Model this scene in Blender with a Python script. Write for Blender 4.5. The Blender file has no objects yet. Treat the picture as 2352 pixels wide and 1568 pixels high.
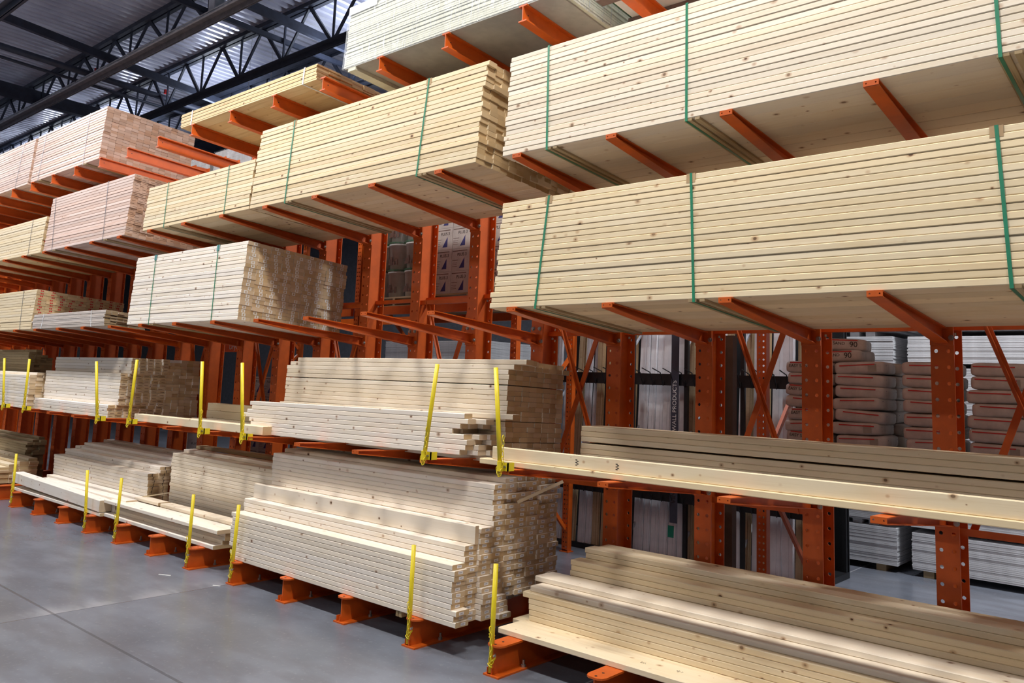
import bpy, math, random
from mathutils import Vector, Matrix
random.seed(7)
SC = bpy.context.scene
COL = SC.collection

# ------------------------------------------------------------------ camera, world, lights, exposure
cd = bpy.data.cameras.new('camera'); cam = bpy.data.objects.new('camera', cd); COL.objects.link(cam)
cd.sensor_fit = 'HORIZONTAL'; cd.sensor_width = 36.0; cd.lens = 1875.1756 / 2352 * 36.0
cd.shift_x = 0.003967; cd.shift_y = -0.056381; cd.clip_end = 200
R = ((0.7547293128, 0.6548995183, 0.0386042136), (0.0530962193, -0.1196296564, 0.9913977692), (-0.6538841303, 0.7461872193, 0.1250606969))
cam.matrix_world = Matrix(((R[0][0], R[1][0], -R[2][0], 3.505382), (R[0][1], R[1][1], -R[2][1], -4.019103), (R[0][2], R[1][2], -R[2][2], 1.789887), (0, 0, 0, 1)))
SC.camera = cam
W = bpy.data.worlds.new('world'); SC.world = W; W.use_nodes = True
W.node_tree.nodes['Background'].inputs[0].default_value = (0.78, 0.84, 1.0, 1)
W.node_tree.nodes['Background'].inputs[1].default_value = 0.06
SC.view_settings.view_transform = 'Standard'; SC.view_settings.look = 'None'
SC.view_settings.gamma = 1; SC.view_settings.use_curve_mapping = False
SC.view_settings.exposure = 0.05


def area_light(name, loc, sx, sy, power, col=(1, 0.96, 0.9)):
    d = bpy.data.lights.new(name, 'AREA'); d.shape = 'RECTANGLE'; d.size = sx; d.size_y = sy
    d.energy = power; d.color = col
    o = bpy.data.objects.new(name, d); COL.objects.link(o); o.location = loc
    return o


for _x in (-16.5, -12.0, -7.5, -3.0, 1.5, 6.0):            # high-bay row over the front aisle
    area_light('high_bay_lamp', (_x, -1.75, 7.1), 1.2, 0.4, 180 if _x > 5 else 255, (0.93, 0.95, 1.0) if _x < -6 else (1.0, 0.97, 0.92))
for _x, _y, _p in ((-15.0, 4.25, 150), (-0.1, 2.75, 150), (3.2, 4.25, 330), (7.5, 4.25, 300)):   # lamps over the aisle behind the rack
    area_light('high_bay_lamp', (_x, _y, 7.0), 1.2, 0.4, _p, (0.92, 0.95, 1.0))
for _x in (-16.0, -8.0, 0.0, 7.0):                         # next high-bay row, two aisles forward
    area_light('high_bay_lamp', (_x, -9.5, 7.0), 1.6, 0.5, 150, (0.96, 0.97, 1.0))
for _x in (-21.0, -16.5, -12.0, -7.5, -3.0, 1.5):          # added fill lights, aimed up to brighten the roof deck
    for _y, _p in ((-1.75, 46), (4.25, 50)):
        area_light('deck_fill_light', (_x, _y, 7.02), 1.2, 0.4, _p, (0.80, 0.87, 1.0)).rotation_euler = (math.pi, 0, 0)

# ------------------------------------------------------------------ helpers
ORD = 'bottom second third fourth fifth sixth seventh eighth ninth tenth eleventh twelfth thirteenth fourteenth fifteenth sixteenth seventeenth eighteenth nineteenth twentieth twenty-first twenty-second twenty-third twenty-fourth twenty-fifth twenty-sixth twenty-seventh twenty-eighth twenty-ninth'.split()
NTH = ['first'] + ORD[1:]


def tag(o, label=None, cat=None, group=None, kind=None):
    if label: o['label'] = label
    if cat: o['category'] = cat
    if group: o['group'] = group
    if kind: o['kind'] = kind
    return o


def link(name, me, parent=None, loc=(0, 0, 0), rot=(0, 0, 0)):
    o = bpy.data.objects.new(name, me); COL.objects.link(o)
    o.location = loc; o.rotation_euler = rot
    if parent: o.parent = parent
    return o


def empty(name, loc, label, cat, group=None, rot=(0, 0, 0)):
    o = bpy.data.objects.new(name, None); COL.objects.link(o)
    o.empty_display_size = 0.1; o.location = loc; o.rotation_euler = rot
    return tag(o, label, cat, group)


def copy_tree(o, parent=None):
    c = o.copy(); COL.objects.link(c)
    if parent: c.parent = parent
    for ch in list(o.children): copy_tree(ch, c)
    return c


class MB:
    """collects shapes into one mesh"""
    def __init__(s): s.v = []; s.f = []; s.mi = []; s.cur = 0

    def add(s, vs, fs):
        n = len(s.v); s.v += [tuple(p) for p in vs]
        for f in fs: s.f.append(tuple(n + i for i in f)); s.mi.append(s.cur)

    def box(s, a, b):
        (x0, y0, z0), (x1, y1, z1) = a, b
        s.add([(x0, y0, z0), (x1, y0, z0), (x1, y1, z0), (x0, y1, z0), (x0, y0, z1), (x1, y0, z1), (x1, y1, z1), (x0, y1, z1)],
              [(0, 3, 2, 1), (4, 5, 6, 7), (0, 1, 5, 4), (1, 2, 6, 5), (2, 3, 7, 6), (3, 0, 4, 7)])

    def hexa(s, p):   # 8 points, bottom loop then top loop
        s.add(p, [(0, 3, 2, 1), (4, 5, 6, 7), (0, 1, 5, 4), (1, 2, 6, 5), (2, 3, 7, 6), (3, 0, 4, 7)])

    def lumber(s, o, l, w, t, c=0.004):   # board along x with eased long edges
        x, y, z = o
        pr = [(c, 0), (w - c, 0), (w, c), (w, t - c), (w - c, t), (c, t), (0, t - c), (0, c)]
        vs = [(x, y + a, z + b) for a, b in pr] + [(x + l, y + a, z + b) for a, b in pr]
        s.add(vs, [tuple(range(8))[::-1] if False else (7, 6, 5, 4, 3, 2, 1, 0), tuple(range(8, 16))] + [(i, (i + 1) % 8, 8 + (i + 1) % 8, 8 + i) for i in range(8)])

    def bar(s, a, b, w, h, up=(0, 0, 1)):   # rectangular bar from a to b
        a = Vector(a); b = Vector(b); d = (b - a).normalized(); u = Vector(up)
        r = d.cross(u)
        if r.length < 1e-4: r = d.cross(Vector((1, 0, 0)))
        r.normalize(); u = r.cross(d)
        q = [(-w / 2, -h / 2), (w / 2, -h / 2), (w / 2, h / 2), (-w / 2, h / 2)]
        s.hexa([a + r * i + u * j for i, j in q] + [b + r * i + u * j for i, j in q])

    def tube(s, pts, rad, n=8, close=False):
        pts = [Vector(p) for p in pts]; m = len(pts); rings = []
        nrm = None
        for i, p in enumerate(pts):
            if close: d = pts[(i + 1) % m] - pts[i - 1]
            else: d = pts[min(i + 1, m - 1)] - pts[max(i - 1, 0)]
            d.normalize()
            if nrm is None:
                nrm = d.cross(Vector((0, 0, 1)))
                if nrm.length < 1e-3: nrm = d.cross(Vector((1, 0, 0)))
            nrm = (nrm - d * nrm.dot(d)).normalized(); b = d.cross(nrm)
            r = rad[i] if isinstance(rad, (list, tuple)) else rad
            rings.append([p + (nrm * math.cos(2 * math.pi * k / n) + b * math.sin(2 * math.pi * k / n)) * r for k in range(n)])
        vs = [q for rg in rings for q in rg]; fs = []
        for i in range(m if close else m - 1):
            j = (i + 1) % m
            for k in range(n): fs.append((i * n + k, i * n + (k + 1) % n, j * n + (k + 1) % n, j * n + k))
        if not close: fs += [tuple(range(n))[::-1], tuple((m - 1) * n + k for k in range(n))]
        s.add(vs, fs)

    def mesh(s, name, *mats, smooth=False):
        me = bpy.data.meshes.new(name); me.from_pydata(s.v, [], s.f)
        for m in mats: me.materials.append(m)
        if len(mats) > 1: me.polygons.foreach_set('material_index', s.mi)
        if smooth: me.polygons.foreach_set('use_smooth', [True] * len(me.polygons))
        me.update()
        return me

    def obj(s, name, mat, parent=None, loc=(0, 0, 0), rot=(0, 0, 0), smooth=False):
        mats = mat if isinstance(mat, (list, tuple)) else (mat,)
        return link(name, s.mesh(name, *mats, smooth=smooth), parent, loc, rot)


def boxobj(name, a, b, mat, parent=None):
    m = MB(); m.box(a, b); return m.obj(name, mat, parent)


def text_mesh(body, size, mat, extrude=0.0006):
    cu = bpy.data.curves.new('text', 'FONT'); cu.body = body; cu.size = size; cu.extrude = extrude
    cu.align_x = 'CENTER'; cu.align_y = 'CENTER'
    o = bpy.data.objects.new('text', cu); COL.objects.link(o)
    bpy.context.view_layer.update()
    me = bpy.data.meshes.new_from_object(o.evaluated_get(bpy.context.evaluated_depsgraph_get()))
    bpy.data.objects.remove(o); bpy.data.curves.remove(cu)
    me.materials.clear(); me.materials.append(mat)
    return me


# ------------------------------------------------------------------ materials
def s2l(r, g, b):
    f = lambda c: ((c / 255) / 12.92 if c / 255 <= 0.04045 else ((c / 255 + 0.055) / 1.055) ** 2.4)
    return (f(r), f(g), f(b), 1)


class NT:
    def __init__(s, name):
        s.m = bpy.data.materials.new(name); s.m.use_nodes = True; s.t = s.m.node_tree
        s.b = s.t.nodes['Principled BSDF']

    def n(s, typ, **k):
        nd = s.t.nodes.new('ShaderNode' + typ)
        for a, v in k.items(): setattr(nd, a, v)
        return nd

    def put(s, sock, v):
        if isinstance(v, bpy.types.NodeSocket): s.t.links.new(v, sock)
        elif v is not None: sock.default_value = v

    def math(s, op, a, b=None, c=None, clamp=False):
        nd = s.n('Math', operation=op, use_clamp=clamp); s.put(nd.inputs[0], a); s.put(nd.inputs[1], b); s.put(nd.inputs[2], c)
        return nd.outputs[0]

    def vmath(s, op, a, b=None):
        nd = s.n('VectorMath', operation=op); s.put(nd.inputs[0], a); s.put(nd.inputs[1], b)
        return nd.outputs[0]

    def mix(s, f, a, b, blend='MIX'):
        nd = s.n('Mix', data_type='RGBA', blend_type=blend); s.put(nd.inputs[0], f); s.put(nd.inputs[6], a); s.put(nd.inputs[7], b)
        return nd.outputs[2]

    def noise(s, vec, scale=1.0, detail=3.0, rough=0.5, dist=0.0):
        nd = s.n('TexNoise'); s.put(nd.inputs['Vector'], vec); nd.inputs['Scale'].default_value = scale
        nd.inputs['Detail'].default_value = detail; nd.inputs['Roughness'].default_value = rough; nd.inputs['Distortion'].default_value = dist
        return nd.outputs['Fac']

    def smooth(s, v, a, b, lo=0.0, hi=1.0):
        nd = s.n('MapRange', interpolation_type='SMOOTHSTEP'); s.put(nd.inputs[0], v)
        for i, q in zip((1, 2, 3, 4), (a, b, lo, hi)): s.put(nd.inputs[i], q)
        return nd.outputs[0]

    def coord(s, which='Object'): return s.n('TexCoord').outputs[which]

    def sep(s, v):
        nd = s.n('SeparateXYZ'); s.put(nd.inputs[0], v); return nd.outputs

    def bump(s, h, strength=0.2, dist=0.002):
        nd = s.n('Bump'); nd.inputs['Strength'].default_value = strength; nd.inputs['Distance'].default_value = dist
        s.put(nd.inputs['Height'], h); s.t.links.new(nd.outputs[0], s.b.inputs['Normal'])

    def out(s, color=None, rough=0.5, metal=0.0, spec=None):
        s.put(s.b.inputs['Base Color'], color); s.put(s.b.inputs['Roughness'], rough); s.put(s.b.inputs['Metallic'], metal)
        if spec is not None: s.b.inputs['Specular IOR Level'].default_value = spec
        return s.m


def plain(name, rgb, rough=0.5, metal=0.0, var=0.06, spec=None):
    k = NT(name); c = s2l(*rgb)
    f = k.noise(k.coord(), 9.0, 4.0, 0.6)
    dk = tuple(q * (1 - var * 2.2) for q in c[:3]) + (1,); lt = tuple(min(1, q * (1 + var)) for q in c[:3]) + (1,)
    return k.out(k.mix(k.smooth(f, 0.3, 0.7), dk, lt), rough, metal, spec)


def wood(name, base, alt, grain, endc, knots=1.0, grainy=0.28, rnd=0.18, endvar=0.25):
    k = NT(name)
    oi = k.n('ObjectInfo').outputs['Random']; isl = k.n('NewGeometry').outputs['Random Per Island']
    r1 = k.math('FRACT', k.math('ADD', k.math('MULTIPLY', oi, 7.31), k.math('MULTIPLY', isl, 5.77)))
    r2 = k.math('FRACT', k.math('MULTIPLY', r1, 17.13)); r3 = k.math('FRACT', k.math('MULTIPLY', r1, 91.7))
    cb = k.n('CombineXYZ'); k.put(cb.inputs[0], k.math('MULTIPLY', r1, 61.0)); k.put(cb.inputs[1], k.math('MULTIPLY', r2, 23.0)); k.put(cb.inputs[2], k.math('MULTIPLY', r3, 17.0))
    v = k.vmath('ADD', k.coord(), cb.outputs[0])
    g1 = k.noise(k.vmath('MULTIPLY', v, (1.1, 24, 24)), 1.0, 4.0, 0.6, 0.8)
    g2 = k.noise(k.vmath('MULTIPLY', v, (3.0, 190, 190)), 1.0, 2.0, 0.5)
    bl = k.noise(k.vmath('MULTIPLY', v, (2.2, 5, 5)), 1.0, 2.0, 0.5)
    c = k.mix(k.math('MULTIPLY', r2, 0.7), s2l(*base), s2l(*alt))
    c = k.mix(k.smooth(bl, 0.5, 0.75, 0, 0.7), c, s2l(*alt))
    c = k.mix(k.math('MULTIPLY', k.smooth(g1, 0.5, 0.72), grainy), c, s2l(*grain))
    c = k.mix(k.math('MULTIPLY', k.smooth(g2, 0.5, 0.85), grainy * 0.7), c, s2l(*grain))
    vo = k.n('TexVoronoi'); k.put(vo.inputs['Vector'], k.vmath('MULTIPLY', v, (0.8, 1, 1))); vo.inputs['Scale'].default_value = 14.0
    rc = k.sep(vo.outputs['Color'])[0]
    th = k.math('MULTIPLY', k.math('MULTIPLY', k.math('POWER', rc, 2.6), 0.19), knots)
    d = vo.outputs['Distance']
    ring = k.math('SUBTRACT', 1.0, k.smooth(k.math('DIVIDE', d, k.math('MAXIMUM', th, 0.001)), 0.8, 1.9))
    core = k.math('SUBTRACT', 1.0, k.smooth(k.math('DIVIDE', d, k.math('MAXIMUM', th, 0.001)), 0.55, 0.95))
    c = k.mix(k.math('MULTIPLY', ring, 0.55), c, s2l(168, 118, 72))
    c = k.mix(k.math('MULTIPLY', core, k.smooth(r3, 0.0, 1.0, 0.55, 0.95)), c, s2l(78, 46, 26))
    # end grain
    nx = k.math('ABSOLUTE', k.sep(k.coord('Normal'))[0]); isend = k.math('GREATER_THAN', nx, 0.6)
    e = k.mix(k.math('MULTIPLY', k.noise(k.vmath('MULTIPLY', v, (1, 34, 90)), 1.0, 3.0, 0.6, 1.5), 0.45), s2l(*endc), tuple(q * 0.62 for q in s2l(*endc)[:3]) + (1,))
    e = k.mix(k.math('MULTIPLY', r3, endvar), e, s2l(*base))
    c = k.mix(isend, c, e)
    hs = k.n('HueSaturation'); k.put(hs.inputs['Value'], k.math('ADD', 1.0 - rnd * 0.6, k.math('MULTIPLY', r1, rnd))); k.put(hs.inputs['Color'], c)
    k.bump(g2, 0.15, 0.001)
    return k.out(hs.outputs['Color'], 0.62, 0.0, 0.25)


M = {}
M['cream'] = wood('pine_cream', (232, 214, 182), (223, 199, 156), (198, 164, 116), (196, 166, 122))
M['pale'] = wood('spruce_pale', (234, 221, 202), (228, 210, 182), (206, 178, 144), (196, 164, 120))
M['white'] = wood('spruce_white', (244, 234, 222), (238, 222, 198), (212, 188, 156), (204, 174, 130))
M['pink'] = wood('fir_pinkish', (220, 197, 184), (202, 168, 148), (172, 136, 116), (190, 150, 122), knots=0.8, endvar=0.6, rnd=0.3)
M['grey'] = wood('lath_weathered', (202, 190, 180), (184, 170, 156), (140, 124, 108), (150, 128, 92), knots=0.5)
M['picket'] = wood('picket_tan', (228, 204, 160), (214, 180, 128), (178, 136, 84), (150, 112, 74), grainy=0.5)
M['dun'] = wood('dunnage_dull', (188, 168, 132), (170, 148, 112), (120, 100, 72), (150, 126, 92), knots=0.6, grainy=0.6)
M['orange'] = plain('painted_orange_steel', (204, 90, 20), 0.45, 0.0, 0.05)
M['yellow'] = plain('painted_yellow_steel', (236, 212, 40), 0.4, 0.0, 0.04)
M['zinc'] = plain('zinc_bolt', (170, 166, 158), 0.35, 0.8, 0.1)
M['green'] = plain('green_strap', (28, 122, 88), 0.4)
M['greyband'] = plain('steel_strap', (120, 122, 128), 0.35, 0.5)
M['whiteband'] = plain('white_strap', (232, 232, 232), 0.5)
M['card'] = plain('brown_cardboard', (176, 146, 108), 0.8)
M['black'] = plain('black_steel', (24, 25, 28), 0.45, 0.0, 0.15)
M['navy'] = plain('dark_joist_paint', (40, 46, 62), 0.6, 0.0, 0.12)
M['chord'] = plain('grey_chord_paint', (118, 116, 120), 0.5, 0.0, 0.1)
M['galv'] = plain('galvanised_pipe', (190, 194, 200), 0.4, 0.3, 0.08)
M['red'] = plain('red_paint', (186, 40, 40), 0.6)
M['ink'] = plain('black_ink', (40, 36, 36), 0.7)
M['brownink'] = plain('brown_ink', (96, 62, 46), 0.7)
M['inkblue'] = plain('blue_ink', (52, 50, 110), 0.7)
M['paper'] = plain('white_paper', (232, 230, 226), 0.7, 0.0, 0.03)
M['bag'] = plain('paper_bag', (190, 184, 180), 0.75, 0.0, 0.08)
M['carton'] = plain('white_carton', (196, 186, 178), 0.7, 0.0, 0.06)
M['bucket'] = plain('white_bucket', (206, 206, 200), 0.45, 0.0, 0.05)
M['lid'] = plain('green_lid', (30, 84, 52), 0.45)
M['sign'] = plain('orange_sign', (240, 96, 30), 0.5, 0.0, 0.02)
M['trimwhite'] = plain('primed_moulding', (236, 236, 240), 0.5, 0.0, 0.04)
M['trimwood'] = wood('raw_moulding', (206, 184, 150), (190, 164, 128), (150, 122, 88), (180, 150, 110), knots=0.1)
M['teal'] = plain('teal_moulding_end', (24, 150, 120), 0.5)
M['bluegrey'] = plain('blue_grey_edge', (120, 160, 170), 0.5)
M['drywall'] = plain('gypsum_board_edge', (214, 214, 216), 0.7, 0.0, 0.05)
M['greenboard'] = plain('cream_board', (208, 207, 188), 0.6, 0.0, 0.04)
M['facepaper'] = plain('grey_face_paper', (168, 165, 156), 0.8, 0.0, 0.05)
M['brownrail'] = plain('brown_post', (120, 100, 92), 0.6)


def mat_label():
    k = NT('barcode_label'); x = k.sep(k.coord())
    bars = k.math('GREATER_THAN', k.noise(k.vmath('MULTIPLY', k.coord(), (0, 420, 0)), 1.0, 1.0), 0.5)
    inb = k.math('MULTIPLY', k.math('LESS_THAN', k.math('ABSOLUTE', x[1]), 0.014), k.math('LESS_THAN', k.math('ABSOLUTE', x[2]), 0.0045))
    return k.out(k.mix(k.math('MULTIPLY', bars, inb), s2l(228, 226, 226), s2l(120, 118, 134)), 0.6)


M['label'] = mat_label()


def mat_floor():
    k = NT('polished_concrete'); p = k.coord('Object'); x = k.sep(p)
    n1 = k.noise(p, 0.7, 4.0, 0.55, 0.0); n2 = k.noise(k.vmath('MULTIPLY', p, (1.2, 3.0, 1)), 1.3, 3.0, 0.5, 0.0); n3 = k.noise(p, 30.0, 3.0, 0.6)
    c = k.mix(k.smooth(n1, 0.3, 0.7), s2l(100, 104, 113), s2l(126, 130, 140))
    c = k.mix(k.smooth(n2, 0.38, 0.66, 0, 0.6), c, s2l(98, 98, 104))
    c = k.mix(k.smooth(n3, 0.55, 0.8, 0, 0.25), c, s2l(160, 162, 166))
    band = k.math('MULTIPLY', k.smooth(x[0], -3.42, -3.10), k.math('LESS_THAN', x[0], -3.09))
    c = k.mix(k.math('MULTIPLY', band, k.smooth(n2, 0.35, 0.6, 0.45, 0.1)), c, s2l(176, 174, 176))
    j1 = k.math('LESS_THAN', k.math('ABSOLUTE', k.math('ADD', x[0], 3.085)), 0.006)
    j2 = k.math('LESS_THAN', k.math('ABSOLUTE', k.math('ADD', x[1], 1.43)), 0.011)
    j3 = k.math('LESS_THAN', k.math('ABSOLUTE', k.math('ADD', x[0], -0.45)), 0.006)
    c = k.mix(k.math('MULTIPLY', k.math('MAXIMUM', j1, j2), 0.55), c, s2l(66, 66, 70))
    c = k.mix(k.math('MULTIPLY', j3, 0.6), c, s2l(200, 200, 204))
    vo = k.n('TexVoronoi'); k.put(vo.inputs['Vector'], p); vo.inputs['Scale'].default_value = 3.0
    sp = k.math('LESS_THAN', vo.outputs['Distance'], 0.012)
    c = k.mix(k.math('MULTIPLY', k.math('MULTIPLY', sp, k.math('GREATER_THAN', k.sep(vo.outputs['Color'])[0], 0.7)), 0.8), c, s2l(226, 224, 220))
    return k.out(c, 0.24, 0.0, 0.5)


def mat_deck():
    k = NT('galvanised_roof_deck'); n = k.noise(k.coord(), 0.8, 4.0, 0.6)
    return k.out(k.mix(k.smooth(n, 0.3, 0.7), s2l(178, 180, 196), s2l(212, 214, 226)), 0.28, 0.4)


def mat_film(nm='stretch_film', g0=0.03, g1=0.14, d0=0.12, d1=0.62):
    k = NT(nm); p = k.coord()
    h = k.noise(k.vmath('MULTIPLY', p, (9, 9, 1.6)), 1.0, 5.0, 0.65, 1.5)
    h2 = k.noise(k.vmath('MULTIPLY', p, (70, 70, 5)), 1.0, 3.0, 0.6)
    bp = k.n('Bump'); bp.inputs['Strength'].default_value = 0.9; bp.inputs['Distance'].default_value = 0.02; k.put(bp.inputs['Height'], k.math('ADD', h, k.math('MULTIPLY', h2, 0.5)))
    tr = k.n('BsdfTransparent'); gl = k.n('BsdfGlossy'); gl.inputs['Roughness'].default_value = 0.16; k.t.links.new(bp.outputs[0], gl.inputs['Normal'])
    df = k.n('BsdfDiffuse'); df.inputs['Color'].default_value = (0.85, 0.88, 0.92, 1)
    m1 = k.n('MixShader'); k.put(m1.inputs[0], k.smooth(h, 0.4, 0.75, g0, g1)); k.t.links.new(gl.outputs[0], m1.inputs[2])
    m2 = k.n('MixShader'); k.put(m2.inputs[0], k.smooth(h2, 0.5, 0.8, d0, d1)); k.t.links.new(tr.outputs[0], m2.inputs[1]); k.t.links.new(df.outputs[0], m2.inputs[2])
    k.t.links.new(m2.outputs[0], m1.inputs[1])
    k.t.links.new(m1.outputs[0], k.t.nodes['Material Output'].inputs['Surface'])
    return k.m


M['film'] = mat_film(); M['film2'] = mat_film('pallet_film', 0.02, 0.16, 0.0, 0.12)

# ------------------------------------------------------------------ the setting
m = MB(); m.box((-45, -14, -0.2), (14, 16, 0.0)); tag(m.obj('floor', mat_floor()), 'grey polished concrete floor', 'floor', kind='structure')
m = MB(); m.box((-45, 15.6, 0), (14, 16, 8.4)); tag(m.obj('wall_back', plain('painted_block_wall', (120, 122, 130), 0.8)), 'pale grey far wall', 'wall', kind='structure')
m = MB(); m.box((-45, -14, 0), (-44.7, 15.6, 8.4)); tag(m.obj('wall_left', plain('painted_end_wall', (170, 172, 178), 0.8)), 'pale grey end wall', 'wall', kind='structure')
m = MB(); per = 0.19; n = int(59 / per); prof = []
for i in range(n):
    x = -45 + i * per
    prof += [(x, 8.0), (x + 0.07, 8.0), (x + 0.085, 8.07), (x + 0.175, 8.07)]
vs = [(a, -14, b) for a, b in prof] + [(a, 15.6, b) for a, b in prof]; q = len(prof)
m.add(vs, [(i, i + 1, q + i + 1, q + i) for i in range(q - 1)])
tag(m.obj('ceiling', mat_deck()), 'corrugated grey metal roof deck', 'ceiling', kind='structure')


# ------------------------------------------------------------------ roof steel
def joist(y, x0, x1, zt, zb, label, conduit=False):
    t = empty('roof_truss', (x0, y, zb), label, 'roof truss', 'roof trusses under the metal deck')
    L = x1 - x0; H = zt - zb
    m = MB()
    for s in (-1, 1): m.box((0, s * 0.05 - 0.035, H - 0.075), (L, s * 0.05 + 0.035, H))
    m.obj('top_chord', M['navy'], t)
    m = MB()
    for s in (-1, 1):
        m.box((0, s * 0.06 - 0.05, -0.012), (L, s * 0.06 + 0.05, 0)); m.box((0, s * 0.015 - 0.006, -0.1), (L, s * 0.015 + 0.006, 0))
    m.obj('bottom_chord', M['chord'] if conduit else M['navy'], t)
    p = 1.39; off = (-11.14 - x0) % p; k = 0
    while off + k * p < L:
        b = off + k * p
        m = MB(); m.bar((b, 0, -0.02), (b + p / 2, 0, H - 0.05), 0.035, 0.045); m.bar((b, 0, -0.02), (b, 0, H - 0.05), 0.03, 0.03); m.bar((b, 0, -0.02), (b - p / 2, 0, H - 0.05), 0.035, 0.06)
        m.obj('web_brace', M['navy'], t); k += 1
    if conduit:
        m = MB(); m.tube([(0, -0.128, -0.012), (L, -0.128, -0.012)], 0.018); m.tube([(0, -0.13, 0.03), (L, -0.13, 0.03)], 0.012); m.obj('conduit', M['galv'], t)
        m = MB(); m.box((-8.1 - x0, -0.14, 0.02), (-7.92 - x0, 0.02, 0.22)); m.obj('junction_box', M['galv'], t)
    return t


joist(2.04, -40, 6, 8.0, 7.37, 'dark roof truss with shiny conduit along its grey bottom chord', True)
joist(3.445, -40, 6, 8.0, 7.17, 'second dark roof truss, behind the one carrying the conduit')
joist(-0.26, -40, 6, 8.0, 7.2, 'grey roof truss edge in the top left corner of the photo')
joist(4.85, -40, 6, 8.0, 7.15, 'third dark roof truss, farthest one above the tall lumber bundles')


def pipe(name, a, b, r, label, cat, mat='navy', sq=False):
    m = MB()
    if sq: m.bar(a, b, r * 2, r * 3)
    else: m.tube([a, b], r, 10)
    return tag(m.obj(name, M[mat], smooth=not sq), label, cat)


def ext(a, b, u, v):
    a = Vector(a); b = Vector(b); return a + (b - a) * u, a + (b - a) * v


pipe('roof_beam', *ext((-11.29, -0.015, 7.5), (-11.97, 3.58, 7.5), -1.5, 2.5), 0.045, 'dark roof beam crossing the trusses near the left of the photo', 'roof beam', 'navy', True)
o = empty('sprinkler_pipe', (-12.72, 0.43, 7.5), 'dark sprinkler pipe with an upright head under the left roof', 'pipe')
m = MB(); m.tube([(0.3, -5.5, 0), (-0.8, 15, 0)], 0.06, 10); m.obj('pipe', M['navy'], o, smooth=True)
m = MB(); m.tube([(0.02, -0.1, 0.05), (0.02, -0.1, 0.2)], 0.035, 8); m.tube([(0.02, -0.1, 0.2), (0.02, -0.1, 0.22)], 0.06, 8); m.obj('sprinkler_head', M['brownrail'], o)
for yy in (1.7, 3.1):
    m = MB(); m.tube([(-0.05, yy, 0.06), (-0.05, yy, 0.14)], 0.05, 8); m.obj('pipe_cap', M['red'], o)
pipe('conduit_pipe', *ext((-13.06, 0.54, 7.42), (-13.3, 4.18, 7.42), -1.5, 3), 0.03, 'thin dark pipe running beside the sprinkler pipe', 'pipe')
pipe('roof_girder', (-15.1, -6, 7.55), (-15.9, 15, 7.55), 0.09, 'deep dark girder under the roof at the far left', 'girder', 'navy', True)
pipe('roof_girder', (-8.43, -5, 7.55), (-8.4, 15, 7.55), 0.028, 'dark beam crossing above the wrapped white pallet bundle, nearer one', 'roof beam', 'navy', True)
pipe('roof_girder', (-7.3, -5, 7.62), (-8.6, 15, 7.62), 0.045, 'dark wide beam crossing above the wrapped white pallet, right of the thinner one', 'roof beam', 'navy', True)
o = empty('smoke_sensor', (-13.3, -0.35, 7.96), 'small round white sensor with a blue centre on the roof deck', 'sensor')
m = MB(); m.tube([(0, 0, 0.04), (0, 0, 0)], 0.16, 14); m.obj('sensor_plate', M['paper'], o)
m = MB(); m.tube([(0, 0, 0), (0, 0, -0.03)], 0.06, 12); m.obj('sensor_eye', M['inkblue'], o)

# ------------------------------------------------------------------ cantilever rack
S = 0.762
TILT = math.atan(0.068)
ZL = (1.2602, 2.3128, 3.3590, 4.4207)
PX = {15: 0.008}


def colx(k): return (k - 12) * S - 0.018 + PX.get(k, 0)


def flange(m, x0, x1, y0, y1, zs, hx, r=0.0115):
    """perforated plate: real octagonal holes through it"""
    xs = [x0, (x0 + x1) / 2, x1]
    for zi in range(len(zs) - 1):
        za, zb = zs[zi], zs[zi + 1]; zc = (za + zb) / 2
        for xi in range(2):
            xa, xb = xs[xi], xs[xi + 1]; xc = hx[xi]; xm = (xa + xb) / 2
            outer = [(xb, zc), (xb, zb), (xm, zb), (xa, zb), (xa, zc), (xa, za), (xm, za), (xb, za)]
            inner = [(xc + r * math.cos(a * math.pi / 4), zc + r * math.sin(a * math.pi / 4)) for a in range(8)]
            vs = [(x, y0, z) for x, z in outer + inner] + [(x, y1, z) for x, z in outer + inner]
            fs = []
            for i in range(8):
                j = (i + 1) % 8
                fs += [(i, 8 + i, 8 + j, j), (16 + i, 16 + j, 24 + j, 24 + i), (8 + i, 24 + i, 24 + j, 8 + j)]
            m.add(vs, fs)
    m.box((x0 - 0.0004, y0, zs[0]), (x0, y1, zs[-1])); m.box((x1, y0, zs[0]), (x1 + 0.0004, y1, zs[-1]))


YC = 1.267
m = MB(); zs = [0.012 + 0.005 - 0.0473 + 0.0945 * i for i in range(1, 50)]
flange(m, -0.0625, 0.0625, YC, YC + 0.009, zs, (-0.0335, 0.0335))
flange(m, -0.0625, 0.0625, YC + 0.196, YC + 0.205, zs, (-0.0335, 0.0335))
m.box((-0.004, YC + 0.009, 0.012), (0.004, YC + 0.196, zs[-1]))
m.box((-0.0625, YC, 0.012), (0.0625, YC + 0.009, zs[0])); m.box((-0.0625, YC + 0.196, 0.012), (0.0625, YC + 0.205, zs[0]))
ME_POST = m.mesh('post', M['orange'])
m = MB()   # base: foot plate, web, rounded top flange with stake holes
m.box((-0.0625, -0.02, 0), (0.0625, 1.5, 0.011))
m.box((-0.005, 0.0, 0.011), (0.005, YC, 0.177))
fl = [(-0.0625, 0.03), (-0.052, 0.004), (-0.03, -0.012), (0.03, -0.012), (0.052, 0.004), (0.0625, 0.03), (0.0625, YC), (-0.0625, YC)]
m.add([(a, b, 0.177) for a, b in fl] + [(a, b, 0.188) for a, b in fl], [tuple(range(8))[::-1], tuple(range(8, 16))] + [(i, (i + 1) % 8, 8 + (i + 1) % 8, 8 + i) for i in range(8)])
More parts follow.
